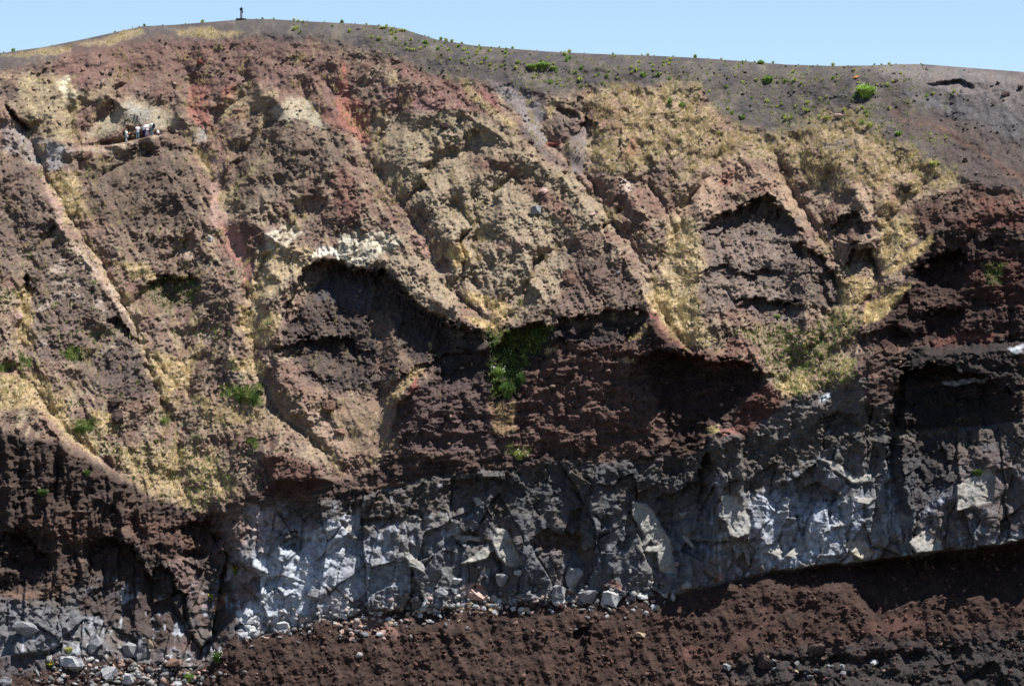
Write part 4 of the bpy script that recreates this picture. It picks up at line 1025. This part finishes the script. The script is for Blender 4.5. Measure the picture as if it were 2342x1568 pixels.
# tufts standing on the skyline
for i, px in enumerate((8, 30, 118, 262, 318, 330, 372, 424, 462, 585, 600, 626, 672, 701, 742, 782, 812, 838, 866, 884, 902, 980, 1020, 1058, 1096, 1142, 1171, 1228, 1284, 1302, 1336, 1402, 1468, 1482, 1496, 1540, 1590, 1620, 1650, 1706, 1768, 1826, 1870, 1906, 1940, 1999, 2016, 2034, 2050, 2105)):
    o = link("grass_tuft", tufts[(i * 2) % 5])
    p, _ = surf(px, 0)
    w = (0.26, 0.6, 0.2, 0.36, 0.3, 0.45, 0.22)[i % 7]
    o.location = p + Vector((0, 0.1, -0.03)); o.scale = (w * 0.8, w * 0.8, w * 0.85)
    o.rotation_euler = (0, 0, i * 1.3)
    tag(o, "small weed tuft against the sky on the rim left of the summit post" if px < 552 else
        "small weed tuft against the sky between summit post and the bend of the rim" if px < 960 else
        "small weed tuft against the sky on the long straight rim right of its bend" if px < 1740 else
        "small weed tuft against the sky right of the rounded skyline bush", "grass tuft", "tufts along the skyline")

def bush(px, py, wpx, hpx, cols, label, nb=260, flowers=None, cat="bush", name="bush"):
    p, nrm = surf(px, py)
    k = mpp(p.y)
    w, h = wpx * k, hpx * k
    root = bpy.data.objects.new(name, None); COL.objects.link(root)
    root.location = p + Vector((0, 0, -0.05))
    tag(root, label, cat)
    r_ = np.random.RandomState(int(px * 7 + py))
    link("foliage", tuft_mesh("foliage", nb, h, w * 0.5, 0.045 + 0.01 * w, cols, r_), M_LEAF, root)
    link("stem", stem_mesh("stem", 9, h, w * 0.4, 0.02, r_), M_STEM, root)
    if flowers:
        v = []; f = []
        for i in range(flowers[1]):
            a = r_.rand() * 6.28; q = w * 0.5 * math.sqrt(r_.rand())
            c = np.array([q * math.cos(a), q * math.sin(a) - 0.1, h * r_.uniform(0.35, 1.0)])
            k0 = len(v); s_ = 0.05
            v += [c + np.array(d) * s_ for d in ((1, 0, 0), (-1, 0, 0), (0, 1, 0), (0, -1, 0), (0, 0, 1), (0, 0, -1))]
            f += [(k0 + a_, k0 + b_, k0 + c_) for a_, b_, c_ in ((0, 2, 4), (2, 1, 4), (1, 3, 4), (3, 0, 4), (2, 0, 5), (1, 2, 5), (3, 1, 5), (0, 3, 5))]
        link("blossom", mesh_from("blossom", np.array(v), tris=np.array(f)), flowers[0], root)
    return root
M_WHITEFL = plain_mat("white_petals", (236, 236, 226)); M_YELFL = plain_mat("yellow_petals", (222, 182, 40))
W_, Y_ = (M_WHITEFL, 26), (M_YELFL, 16)
bush(1980, 221, 56, 32, [(160, 190, 96), (142, 174, 84), (176, 200, 112), (118, 152, 70)], "largest round green bush alone on the right of the ash slope", 900, (M_WHITEFL, 14))
bush(1755, 187, 32, 18, GREENS, "medium green bush on the ash slope left of the largest bush", 320)
bush(1740, 146, 22, 12, GREENS, "rounded green bush standing out on the skyline right of centre", 240)
bush(1215, 156, 34, 12, GREENS, "left of three low green patches on the ash below the rim", 260)
bush(1244, 153, 40, 15, GREENS, "largest and middle of three low green patches on the ash below the rim", 340)
bush(1266, 158, 26, 10, GREENS, "right of three low green patches on the ash below the rim", 200)
bush(972, 100, 16, 11, GREENS, "upright green bush just below the rim where it starts to drop", 160)
bush(876, 66, 26, 8, DULL, "flat dull green bush on the rim right of the summit", 160)
bush(920, 72, 26, 8, DULL, "flat dull green bush on the rim where it bends down", 160)
bush(1532, 240, 14, 20, GREENS, "slender green plant among straw grass, left of a pair", 160)
bush(1560, 246, 18, 16, GREENS, "broader green plant among straw grass, right of a pair", 160)
bush(1698, 272, 18, 13, GREENS, "green clump at the edge of the straw grass under the ash", 160)
bush(1640, 306, 18, 9, DULL, "low olive clump in the straw grass above the brown arch", 120)
bush(2056, 308, 22, 12, GREENS, "green clump near the right end of the straw grass", 180)
bush(2138, 378, 34, 12, DULL, "flat green clump at the tip where straw grass meets dark ash", 220)
bush(1891, 272, 20, 10, DULL, "green clump on top of the pale straw shoulder", 140)
bush(582, 928, 26, 34, DARKG, "tall dark green bush in the gully left of the tan slope", 420)
bush(548, 915, 22, 16, DARKG, "low green bush beside the tall bush in the gully", 180)
bush(186, 985, 34, 16, DARKG, "spreading green bush low in the left gully", 260)
bush(372, 965, 18, 10, GREENS, "small bright green bush in the tan gully floor", 140)
bush(1140, 862, 36, 28, GREENS, "bright green bush with white flowers in the dark cleft", 420, W_)
bush(1160, 905, 46, 36, DARKG, "dark green bush at the bottom of the dark cleft", 520)
bush(1192, 880, 26, 34, DARKG, "dark green bush against the right side of the cleft", 320)
bush(1165, 818, 34, 24, DARKG, "thin green bush high in the dark cleft with white flowers", 260, W_)
bush(1230, 775, 44, 26, DARKG, "dark trailing green bush right above the cleft", 300)
bush(1145, 780, 22, 16, DULL, "olive bush where straw grass meets the cleft", 160)
bush(1190, 1048, 44, 22, DULL, "straw green bush with white flowers above the lava cliff", 300, W_)
bush(430, 1556, 34, 22, GREENS, "bright green bush among pale blocks at the lower left", 320)
bush(498, 1512, 34, 26, DARKG, "green bush with white flowers at the lower left corner of the scree", 300, W_)
bush(156, 1488, 26, 12, DULL, "yellow flowering plant on a pale block at lower left", 160, Y_)
bush(115, 1524, 20, 14, DARKG, "yellow flowering plant left of the large pale slab", 160, Y_)
bush(481, 1372, 14, 16, DARKG, "yellow flowering plant beside the orange rock", 140, Y_)
bush(443, 1380, 20, 14, DARKG, "dark green bush in a crack of the brown rock face", 160)
bush(538, 1312, 14, 24, DARKG, "narrow green plant with yellow flowers beside the white lava", 160, Y_)
bush(2235, 1085, 36, 16, DARKG, "dark green bush on a ledge of the lava cliff at right", 240)
bush(1777, 725, 22, 9, GREENS, "bright green clump under the dark ledge on the right", 140)
bush(200, 1085, 26, 14, DARKG, "dark green bush on the dark brown slope at left", 180)
bush(98, 1130, 34, 14, DARKG, "low green bush high on the dark brown slope at far left", 220)

# ------------------------------------------------------------------ rocks
def rock_mesh(name, seed, npt=22, flat=0.8):
    r_ = np.random.RandomState(seed)
    bm = bmesh.new()
    for i in range(npt):
        d = r_.normal(0, 1, 3); d /= np.linalg.norm(d)
        d *= r_.uniform(0.82, 1.0)
        d = np.sign(d) * np.abs(d) ** flat
        bm.verts.new(d * 0.5)
    res = bmesh.ops.convex_hull(bm, input=bm.verts)
    junk = [g for g in res["geom_interior"] if isinstance(g, bmesh.types.BMVert)] + [g for g in res["geom_unused"] if isinstance(g, bmesh.types.BMVert)]
    bmesh.ops.delete(bm, geom=list(set(junk)), context='VERTS')
    bmesh.ops.dissolve_limit(bm, angle_limit=0.22, verts=bm.verts, edges=bm.edges)
    bmesh.ops.triangulate(bm, faces=bm.faces)
    bmesh.ops.subdivide_edges(bm, edges=list(bm.edges), cuts=1, use_grid_fill=True)
    for v in bm.verts: v.co += Vector(r_.normal(0, 0.018, 3).tolist())
    bmesh.ops.triangulate(bm, faces=bm.faces)
    me = bpy.data.meshes.new(name); bm.to_mesh(me); bm.free()
    return me
ROCKM = {
    'grey': ground_mat("grey_block", 0.4, (2.2, 9.0), 0.35, rgb=((92, 94, 98), (150, 150, 150))),
    'white': ground_mat("pale_block", 0.3, (2.0, 8.0), 0.25, rgb=((128, 130, 134), (184, 184, 182))),
    'dark': ground_mat("dark_block", 0.5, (2.5, 9.0), 0.4, rgb=((58, 48, 46), (88, 74, 68))),
    'brown': ground_mat("brown_block", 0.5, (2.5, 9.0), 0.4, rgb=((92, 72, 62), (132, 104, 90))),
    'red': ground_mat("red_block", 0.5, (2.5, 9.0), 0.4, rgb=((112, 66, 58), (150, 96, 84))),
    'pink': ground_mat("pink_block", 0.35, (2.2, 8.0), 0.3, rgb=((150, 122, 112), (186, 160, 148))),
    'orange': ground_mat("orange_block", 0.35, (2.2, 8.0), 0.3, rgb=((150, 96, 60), (180, 130, 90))),
    'tan': ground_mat("tan_block", 0.4, (2.2, 8.0), 0.3, rgb=((134, 116, 96), (172, 154, 130))),
}
rocks = [rock_mesh("rock", 100 + i, (18, 22, 26)[i % 3], (0.55, 0.7, 0.9)[i % 3]) for i in range(9)]
for m in rocks: m.materials.append(ROCKM['grey'])
rr_ = np.random.RandomState(3)
def rock(px, py, w, h, mat, label, group=None, name="boulder", tilt=None, depth=0.85):
    p, nrm = surf(px, py + 0.12 * h)
    k = mpp(p.y)
    o = link(name, rocks[rr_.randint(9)])
    o.material_slots[0].link = 'OBJECT'; o.material_slots[0].material = ROCKM[mat]
    if py > 1400 and px < 760: w *= 0.72; h *= 0.8
    o.location = p + nrm * (0.20 * min(w, h) * k) + Vector((0, -0.05 * w * k, 0.05 * h * k))
    o.scale = (w * k * 1.08, w * k * depth, h * k * 1.12)
    t = tilt if tilt is not None else rr_.normal(0, 0.18)
    o.rotation_euler = (rr_.normal(0, 0.12), t, rr_.uniform(-0.5, 0.5))
    return tag(o, label, "rock", group)
for a in (
    (1305, 640, 34, 40, 'brown', "upright reddish brown boulder alone on the slope below centre"),
    (1223, 481, 27, 22, 'grey', "grey boulder with pale top on the tan central slope"),
    (1245, 440, 20, 18, 'pink', "pinkish boulder above the grey boulder on the central slope"),
    (1142, 443, 20, 12, 'tan', "flat tan rock left of the pinkish boulder on the central slope"),
    (1353, 490, 18, 9, 'pink', "flat pink rock on the right edge of the central slope"),
    (1262, 331, 32, 14, 'red', "red rock lying in the grey ash chute"),
    (1018, 288, 26, 14, 'dark', "dark rock high on the central slope under the red band"),
    (834, 254, 14, 10, 'dark', "small dark rock right of the orange red streak"),
    (462, 142, 20, 12, 'red', "dark red rock below the marker post on the upper slope"),
    (252, 169, 12, 9, 'dark', "small dark rock on the upper left reddish slope"),
    (200, 352, 24, 17, 'brown', "brown block on the footpath left of the visitors"),
    (184, 364, 16, 13, 'dark', "dark block just below the brown block by the footpath"),
    (1918, 267, 22, 10, 'pink', "pale pink rock above the straw shoulder at right"),
    (1957, 177, 16, 7, 'orange', "orange rock on the ash left of the largest bush"),
    (2300, 215, 19, 13, 'dark', "black boulder on the far right ash slope, lower of two"),
    (2334, 202, 15, 12, 'dark', "black boulder at the right edge on the ash, upper of two"),
    (2207, 365, 13, 10, 'dark', "black rock on the brown ash slope below the hummock"),
    (2043, 169, 9, 6, 'dark', "small dark rock just under the rim right of the largest bush"),
    (2050, 185, 10, 7, 'dark', "small dark rock above and right of the largest bush"),
    (2283, 189, 11, 7, 'dark', "small black rock on the ash right of the hummock"),
    (2272, 239, 10, 8, 'dark', "small black rock below the black boulder at right"),
    (2067, 430, 28, 24, 'dark', "dark block sitting in the straw at the right"),
    (261, 577, 22, 14, 'dark', "dark red rock beside the left gully"),
    (244, 597, 20, 12, 'brown', "brown rock in the left gully below the dark red rock"),
    (41, 726, 26, 18, 'pink', "pale boulder near the left edge beside a green hollow"),
    (267, 922, 34, 26, 'dark', "dark rounded boulder on the left slope, upper of two"),
    (271, 955, 30, 36, 'dark', "tall dark boulder on the left slope, lower of two"),
    (751, 926, 34, 28, 'brown', "brown boulder in the middle of the tan lower slope"),
    (780, 985, 26, 14, 'brown', "brown rock low on the tan lower slope"),
    (467, 538, 15, 11, 'dark', "dark rock touching the white slab in the pink gully"),
    (479, 547, 15, 12, 'white', "shiny white slab in the pink gully"),
    (477, 331, 16, 14, 'dark', "dark rock in the gully head right of the visitors"),
    (1215, 325, 16, 12, 'dark', "dark rock on the left bank of the ash chute"),
    (1289, 395, 16, 12, 'brown', "brown rock low in the ash chute"),
    (1062, 634, 13, 9, 'dark', "small dark rock on the pale slope right of the big cave"),
    (1414, 623, 8, 6, 'white', "small white stone on the slope above the dark red ledge"),
    (1275, 1350, 36, 32, 'grey', "tall grey slab with a bright right face at the foot of the cliff"),
    (1277, 1376, 38, 22, 'white', "low white topped block in front of the tall grey slab"),
    (1346, 1358, 46, 34, 'grey', "big dark grey boulder with pale top left of the whitest boulder"),
    (1400, 1360, 46, 34, 'white', "whitest boulder at the foot of the cliff"),
    (1313, 1316, 42, 54, 'grey', "leaning grey slab against the cliff above the boulders"),
    (1450, 1352, 20, 16, 'grey', "small grey block right of the whitest boulder"),
    (1470, 1364, 30, 16, 'white', "pale broken block at the right end of the rubble"),
    (1008, 1355, 32, 24, 'grey', "angular grey block left of the peach coloured rubble"),
    (1044, 1326, 26, 18, 'white', "pale broken block behind the peach coloured rubble"),
    (1185, 1310, 22, 14, 'white', "pale flat block under the pale wedge of the cliff"),
    (1130, 1368, 22, 16, 'grey', "grey block right of the peach coloured rubble"),
    (1180, 1374, 22, 20, 'grey', "squat grey block between peach rubble and dark boulders"),
    (1214, 1374, 16, 26, 'dark', "upright dark block at the edge of the scree"),
    (1095, 1352, 44, 34, 'pink', "peach coloured broken block at the foot of the cliff"),
    (1150, 1322, 30, 34, 'grey', "upright grey slab standing over the peach coloured rubble"),
    (868, 1449, 15, 9, 'white', "small white block alone on the pinkish scree"),
    (1388, 1409, 9, 8, 'white', "small white stone alone on the scree below the whitest boulder"),
    (970, 1388, 24, 14, 'white', "pale stone among weeds at the edge of the scree"),
    (1466, 1452, 26, 10, 'tan', "thin pale slab lying on the dark scree"),
    (168, 1514, 86, 36, 'white', "largest pale slab in the rubble at the lower left"),
    (217, 1476, 52, 62, 'grey', "grey boulder standing behind the largest pale slab"),
    (300, 1486, 58, 40, 'grey', "bluish grey block right of the standing boulder"),
    (250, 1536, 50, 36, 'white', "pale broken block right of the largest pale slab"),
    (292, 1552, 44, 34, 'white', "pale block at the bottom edge in the lower left rubble"),
    (404, 1562, 32, 18, 'white', "white rounded block at the bottom edge beside the bright bush"),
    (16, 1558, 44, 30, 'grey', "grey block in the bottom left corner"),
    (60, 1440, 88, 40, 'grey', "broad grey ledge block at the left edge above the rubble"),
    (342, 1468, 24, 30, 'tan', "upright tan slab leaning in the lower left cliff"),
    (392, 1512, 60, 22, 'brown', "long brown slab low in the lower left cliff"),
    (572, 1408, 66, 26, 'white', "long white slab below the red pocket"),
    (650, 1428, 64, 26, 'white', "long white slab right below the white lava"),
    (578, 1446, 40, 18, 'white', "pale block at the left tip of the white lava"),
    (610, 1460, 20, 12, 'pink', "small pinkish block below the white lava"),
    (694, 1416, 24, 18, 'pink', "pinkish block at the right of the long white slabs"),
    (718, 1358, 36, 26, 'grey', "grey angular block jutting from the white lava"),
    (1868, 1486, 46, 24, 'dark', "dark grey ledge block low on the right scree"),
    (1998, 1512, 22, 15, 'white', "bright white block near the bottom right"),
    (1752, 1512, 46, 40, 'dark', "dark rounded block low on the right scree"),
    (1664, 1524, 22, 13, 'grey', "pale grey block at the left of the bottom ledge"),
    (1972, 1500, 28, 20, 'dark', "dark block left of the bright white block"),
): rock(*a)
# loose blocks nobody could tell apart
FOOT = "loose blocks at the foot of the lava cliff"
segs = [((560, 1440), (860, 1412), 26, 'white', 'under the white lava'), ((860, 1410), (1250, 1378), 62, 'white', 'around the peach coloured block'), ((1250, 1372), (1500, 1372), 34, 'white', 'round the whitest boulder'),
        ((120, 1520), (470, 1560), 60, 'white', 'in the lower left rubble'), ((780, 1425), (880, 1462), 18, 'pink', 'on the pinkish scree below the white lava'), ((1660, 1520), (2050, 1540), 18, 'grey', 'along the dark ledge at the bottom right')]
HUE = {'white': 'pale', 'grey': 'grey', 'pink': 'pinkish', 'tan': 'tan'}
for (a, b, n_, mt, where) in segs:
    for i in range(n_):
        t = rr_.rand()
        w = rr_.uniform(5, 17)
        hue = mt if rr_.rand() < 0.5 else ('grey', 'grey', 'pink', 'tan')[rr_.randint(4)]
        rock(a[0] + t * (b[0] - a[0]), a[1] + t * (b[1] - a[1]) + rr_.normal(0, 11), w, w * rr_.uniform(0.5, 0.95), hue,
             "%s %s loose block lying %s" % ("tiny" if w < 9 else "small", HUE[hue], where), FOOT, "loose_block", rr_.normal(0, 0.4))

# stones too many to count
def stones(name, idx, smin, smax, cols, rs, label, embed=0.25):
    n = len(idx)
    ico_v = []; 
    phi = (1 + 5 ** 0.5) / 2
    iv = np.array([(-1, phi, 0), (1, phi, 0), (-1, -phi, 0), (1, -phi, 0), (0, -1, phi), (0, 1, phi), (0, -1, -phi), (0, 1, -phi), (phi, 0, -1), (phi, 0, 1), (-phi, 0, -1), (-phi, 0, 1)])
    iv /= np.linalg.norm(iv[0])
    it = np.array([(0, 11, 5), (0, 5, 1), (0, 1, 7), (0, 7, 10), (0, 10, 11), (1, 5, 9), (5, 11, 4), (11, 10, 2), (10, 7, 6), (7, 1, 8), (3, 9, 4), (3, 4, 2), (3, 2, 6), (3, 6, 8), (3, 8, 9), (4, 9, 5), (2, 4, 11), (6, 2, 10), (8, 6, 7), (9, 8, 1)])
    base = P3.reshape(-1, 3)[idx]; nm = NRM.reshape(-1, 3)[idx]
    sz = smin + (smax - smin) * rs.rand(n, 1, 1) ** 2.6
    v = iv[None] * (1 + rs.normal(0, 0.30, (n, 12, 1))) * sz * np.array([1, 0.8, 0.6]) * rs.uniform(0.55, 1.45, (n, 1, 3))
    th = rs.rand(n) * 6.28; ph = rs.normal(0, 0.6, n)
    ct, st, cp, sp = np.cos(th), np.sin(th), np.cos(ph), np.sin(ph)
    Z_ = np.zeros(n); O_ = np.ones(n)
    rz = np.stack([np.stack([ct, -st, Z_], -1), np.stack([st, ct, Z_], -1), np.stack([Z_, Z_, O_], -1)], 1)
    ry = np.stack([np.stack([cp, Z_, sp], -1), np.stack([Z_, O_, Z_], -1), np.stack([-sp, Z_, cp], -1)], 1)
    v = np.einsum('nij,nkj->nki', rz @ ry, v)
    v = v + base[:, None] + nm[:, None] * (embed * sz)
    f = it[None] + (np.arange(n) * 12)[:, None, None]
    c = np.array([lin(q) for q in cols])[rs.randint(0, len(cols), n)] * rs.uniform(0.7, 1.25, (n, 1))
    if True:
        own = C.reshape(-1, 3)[idx]
        c = 0.55 * c + 0.45 * own
    o = link(name, mesh_from(name, v.reshape(-1, 3), tris=f.reshape(-1, 3), col=np.repeat(c, 12, 0)), M_SCREE)
    return tag(o, label, "stones", None, "stuff")
rs = np.random.RandomState(23)
stones("wall_stones", scatter(zone_gul * (0.25 + rocky) * (1 - 0.6 * STRAW) + 0.15 * zone_cliff, 8000, rs), 0.03, 0.28, [(104, 84, 74), (134, 112, 98), (78, 66, 60), (150, 130, 112)], rs, "small stones scattered over the gullied crater wall")
stones("ash_stones", scatter(zone_ash * sstep(500, 1200, PX) * (PY - l0 > 3), 700, rs), 0.04, 0.22, [(56, 48, 48), (70, 62, 62), (120, 112, 108)], rs, "dark pebbles strewn over the ash slope")
stones("scree_stones", scatter(zone_scree * (1 - 0.7 * sandy), 4200, rs), 0.03, 0.30, [(76, 56, 50), (98, 72, 62), (60, 48, 46), (118, 92, 82)], rs, "brown stones covering the scree")
stones("foot_rubble", scatter((zone_scree + zone_lava) * np.exp(-np.abs(PY - l3n + 4) / 15.0) * sstep(540, 600, PX) * (1 - sstep(1480, 1560, PX)) + 1.5 * np.exp(-((PX - 280) / 150.0) ** 2 - ((PY - 1545) / 30.0) ** 2), 1900, rs), 0.04, 0.42,
       [(150, 150, 148), (176, 174, 168), (120, 120, 122), (166, 140, 128)], rs, "pale broken rubble along the foot of the lava cliff")

# ------------------------------------------------------------------ marker post on the summit
def box_bm(bm, x0, x1, y0, y1, z0, z1, bev=0.0, taper=1.0):
    vs_ = []
    for z, t in ((z0, 1.0), (z1, taper)):
        cx_, cy_ = (x0 + x1) / 2, (y0 + y1) / 2
        for x, y in ((x0, y0), (x1, y0), (x1, y1), (x0, y1)):
            vs_.append(bm.verts.new((cx_ + (x - cx_) * t, cy_ + (y - cy_) * t, z)))
    fs = [(0, 3, 2, 1), (4, 5, 6, 7), (0, 1, 5, 4), (1, 2, 6, 5), (2, 3, 7, 6), (3, 0, 4, 7)]
    faces = [bm.faces.new([vs_[i] for i in f]) for f in fs]
    if bev:
        ed = list({e_ for f in faces for e_ in f.edges})
        bmesh.ops.bevel(bm, geom=ed, offset=bev, segments=2, affect='EDGES')
def box_obj(name, dims, mat, parent, bev=0.02, taper=1.0):
    bm = bmesh.new(); box_bm(bm, *dims, bev, taper)
    me = bpy.data.meshes.new(name); bm.to_mesh(me); bm.free()
    return link(name, me, mat, parent)
pp, _ = surf(552, 0)
post = bpy.data.objects.new("marker_post", None); COL.objects.link(post)
post.location = pp + Vector((0, -0.1, 0.02))
tag(post, "pale concrete marker post with a dark head on the summit against the sky", "post")
M_CONC = plain_mat("pale_concrete", (150, 152, 156)); M_DARK = plain_mat("dark_metal", (34, 32, 40), 0.6)
box_obj("base_slab", (-0.58, 0.58, -0.5, 0.5, -0.25, 0.06), M_DARK, post)
box_obj("pillar", (-0.13, 0.13, -0.13, 0.13, 0.063, 0.98), M_CONC, post, 0.03, 0.92)
hd = box_obj("instrument_head", (-0.19, 0.17, -0.17, 0.17, 0.983, 1.27), M_DARK, post, 0.06)
box_obj("dome", (-0.10, 0.14, -0.10, 0.10, 1.27, 1.36), M_DARK, hd, 0.04, 0.6)
box_obj("cable_box", (0.122, 0.21, -0.08, 0.08, 0.72, 0.98), M_DARK, hd, 0.02)

# ------------------------------------------------------------------ visitors on the footpath
M_SKIN = plain_mat("skin", (196, 150, 128), 0.6, 0.3, 0.08)
def skin_obj(name, verts, edges, radii, mat, parent, root=0, sub=1):
    bm = bmesh.new(); lay_ = bm.verts.layers.skin.verify()
    bv = []
    for i, (v, r) in enumerate(zip(verts, radii)):
        q = bm.verts.new(v); q[lay_].radius = (r, r) if not isinstance(r, tuple) else r
        q[lay_].use_root = (i == root); bv.append(q)
    for a, b in edges: bm.edges.new((bv[a], bv[b]))
    me = bpy.data.meshes.new(name); bm.to_mesh(me); bm.free()
    o = link(name, me, mat, parent)
    md = o.modifiers.new("skin", 'SKIN'); md.use_smooth_shade = True
    sd = o.modifiers.new("smooth", 'SUBSURF'); sd.levels = sub; sd.render_levels = sub
    return o

def person(px, py, back, height, yaw, label, shirt, legs, hair, pose='stand', pack=None, cap=None, arms=((0.18, -0.02), (0.18, -0.02))):
    """joints in metres for a 1.75 m figure facing -Y; x is the figure's left-right"""
    root = bpy.data.objects.new("person", None); COL.objects.link(root)
    e_, _ = surf(px, py + 3)
    root.location = (e_.x, e_.y + back, e_.z + 0.02)
    root.rotation_euler = (0, 0, yaw)
    k = height / 1.75
    root.scale = (k, k, k)
    tag(root, label, "person", "visitors on the footpath")
    hip = 0.94 if pose == 'stand' else 0.16
    J = {'pelvis': (0, 0, hip), 'belly': (0, 0.0, hip + 0.18), 'chest': (0, 0.01, hip + 0.40), 'neckb': (0, 0.01, hip + 0.53), 'neck': (0, 0, hip + 0.58),
         'jaw': (0, -0.015, hip + 0.645), 'skull': (0, 0.0, hip + 0.72), 'crown': (0, 0.005, hip + 0.785), 'nose': (0, -0.115, hip + 0.695)}
    if pose == 'stand':
        lg = {s: [(s * 0.09, 0, hip - 0.04), (s * 0.11, -0.015, 0.50), (s * 0.12, 0.02, 0.085), (s * 0.14, -0.16, 0.04)] for s in (-1, 1)}
    else:
        lg = {s: [(s * 0.10, -0.05, hip), (s * 0.14, -0.42, 0.34 + 0.05 * s), (s * 0.13, -0.70, 0.09), (s * 0.15, -0.86, 0.06)] for s in (-1, 1)}
    ar = {}
    for s, (fw, dn) in zip((-1, 1), arms):
        sh = (s * 0.19, 0.01, hip + 0.47)
        el = (s * 0.25, -0.05 - 0.4 * fw, hip + 0.20 + 0.1 * fw)
        wr = (s * (0.22 - 0.12 * fw), -0.10 - 1.2 * fw, hip + 0.0 + 1.1 * fw + dn)
        ar[s] = (sh, el, wr)
    V, E, R = [], [], []
    def add(p, r, prev=None):
        V.append(p); R.append(r)
        if prev is not None: E.append((prev, len(V) - 1))
        return len(V) - 1
    pe = add(J['pelvis'], (0.15, 0.11)); be = add(J['belly'], (0.14, 0.105), pe); ch = add(J['chest'], (0.165, 0.115), be)
    nb_ = add(J['neckb'], 0.075, ch); ne = add(J['neck'], 0.055, nb_); ja = add(J['jaw'], (0.068, 0.078), ne); sk = add(J['skull'], (0.082, 0.098), ja); cr = add(J['crown'], (0.058, 0.07), sk)
    add(J['nose'], 0.016, sk)
    for s in (-1, 1):
        a = add(lg[s][0], 0.088, pe); b = add(lg[s][1], 0.058, a); c = add(lg[s][2], 0.042, b); add(lg[s][3], (0.045, 0.03), c)
        sh, el, wr = ar[s]
        a = add(sh, 0.058, ch); b = add(el, 0.042, a); c = add(wr, 0.03, b)
        d = Vector(wr) - Vector(el); d.normalize()
        lat = Vector((1, 0, 0)) * s
        palm = add(tuple(Vector(wr) + d * 0.06), (0.036, 0.02), c)
        for q, (o_, l_) in enumerate(((-0.028, 0.075), (-0.01, 0.09), (0.01, 0.085), (0.028, 0.065))):
            add(tuple(Vector(wr) + d * (0.09 + l_) + lat * o_ + Vector((0, -0.012, 0))), 0.009, palm)
        add(tuple(Vector(wr) + d * 0.08 - lat * 0.055), 0.010, c)
    skin_obj("body", V, E, R, M_SKIN, root)
    mS, mL = plain_mat("shirt_cloth", shirt, 0.9, 0.1, 0.06), plain_mat("trouser_cloth", legs, 0.9, 0.1, 0.1)
    mH = plain_mat("hair", hair, 0.7, 0.2, 0.2); mB = plain_mat("shoe", (60, 54, 50))
    vt = [J['pelvis'], J['belly'], J['chest'], J['neckb']]; et = [(0, 1), (1, 2), (2, 3)]; rt = [(0.175, 0.135), (0.165, 0.13), (0.19, 0.14), 0.085]
    for s in (-1, 1):
        sh, el, _w = ar[s]
        n0 = len(vt); vt += [sh, tuple(Vector(sh).lerp(Vector(el), 0.75))]; et += [(2, n0), (n0, n0 + 1)]; rt += [0.08, 0.066]
    skin_obj("shirt", vt, et, rt, mS, root)
    vt = [tuple(Vector(J['pelvis']) - Vector((0, 0, 0.02)))]; et = []; rt = [(0.165, 0.125)]
    for s in (-1, 1):
        n0 = len(vt); vt += [lg[s][0], lg[s][1], tuple(Vector(lg[s][1]).lerp(Vector(lg[s][2]), 0.92))]; et += [(0, n0), (n0, n0 + 1), (n0 + 1, n0 + 2)]; rt += [0.105, 0.078, 0.065]
    skin_obj("trousers", vt, et, rt, mL, root)
    skin_obj("hair", [tuple(Vector(J['skull']) + Vector((0, 0.03, 0.0))), tuple(Vector(J['crown']) + Vector((0, 0.025, 0.01)))], [(0, 1)], [(0.092, 0.095), (0.07, 0.08)], mH if not cap else plain_mat("cap_cloth", cap), root)
    for s in (-1, 1):
        skin_obj("shoe", [tuple(Vector(lg[s][2]) - Vector((0, 0, 0.03))), lg[s][3]], [(0, 1)], [0.055, (0.052, 0.036)], mB, root)
    if pack:
        mP = plain_mat("pack_cloth", pack)
        bm = bmesh.new(); box_bm(bm, -0.17, 0.17, 0.14, 0.36, hip + 0.02, hip + 0.52, 0.06, 0.88)
        me = bpy.data.meshes.new("backpack"); bm.to_mesh(me); bm.free()
        link("backpack", me, mP, root)
    return root
R90 = math.pi / 2
person(287, 327, 0.45, 1.76, R90 * 0.85, "person in pale mint top and light grey trousers alone at the left, arms forward", (206, 226, 216), (168, 174, 178), (44, 38, 44), pack=(40, 34, 44), arms=((0.32, 0.05), (0.28, 0.0)))
person(313.5, 317, 0.5, 1.72, R90 * 0.3, "person in white shirt and light blue jeans holding a camera, second from the left", (232, 226, 236), (140, 160, 178), (190, 150, 136), pack=(36, 34, 42), arms=((0.22, 0.06), (0.24, 0.06)))
person(327, 314.5, 0.45, 1.70, R90 * 1.8, "person in white T-shirt and dark navy trousers in the middle of the group", (240, 240, 238), (38, 34, 62), (176, 128, 92), arms=((0.1, 0), (0.12, 0)))
person(333, 312, 1.0, 1.80, R90 * 0.4, "person with pink cap and pale violet top standing behind the middle of the group", (206, 214, 232), (190, 180, 196), (150, 74, 58), cap=(206, 150, 160))
person(346, 309.5, 0.75, 1.78, R90 * 2.7, "person with dark hair, mint shirt and large black backpack at the right of the group", (214, 232, 222), (120, 140, 150), (46, 34, 42), pack=(30, 24, 46), arms=((0.15, 0), (0.05, 0)))
person(359, 308, 0.6, 1.55, R90 * 0.8, "person in white sitting on the path at the right end of the group", (234, 236, 234), (84, 60, 78), (150, 150, 150), pose='sit', arms=((0.12, 0.02), (0.1, 0.02)))
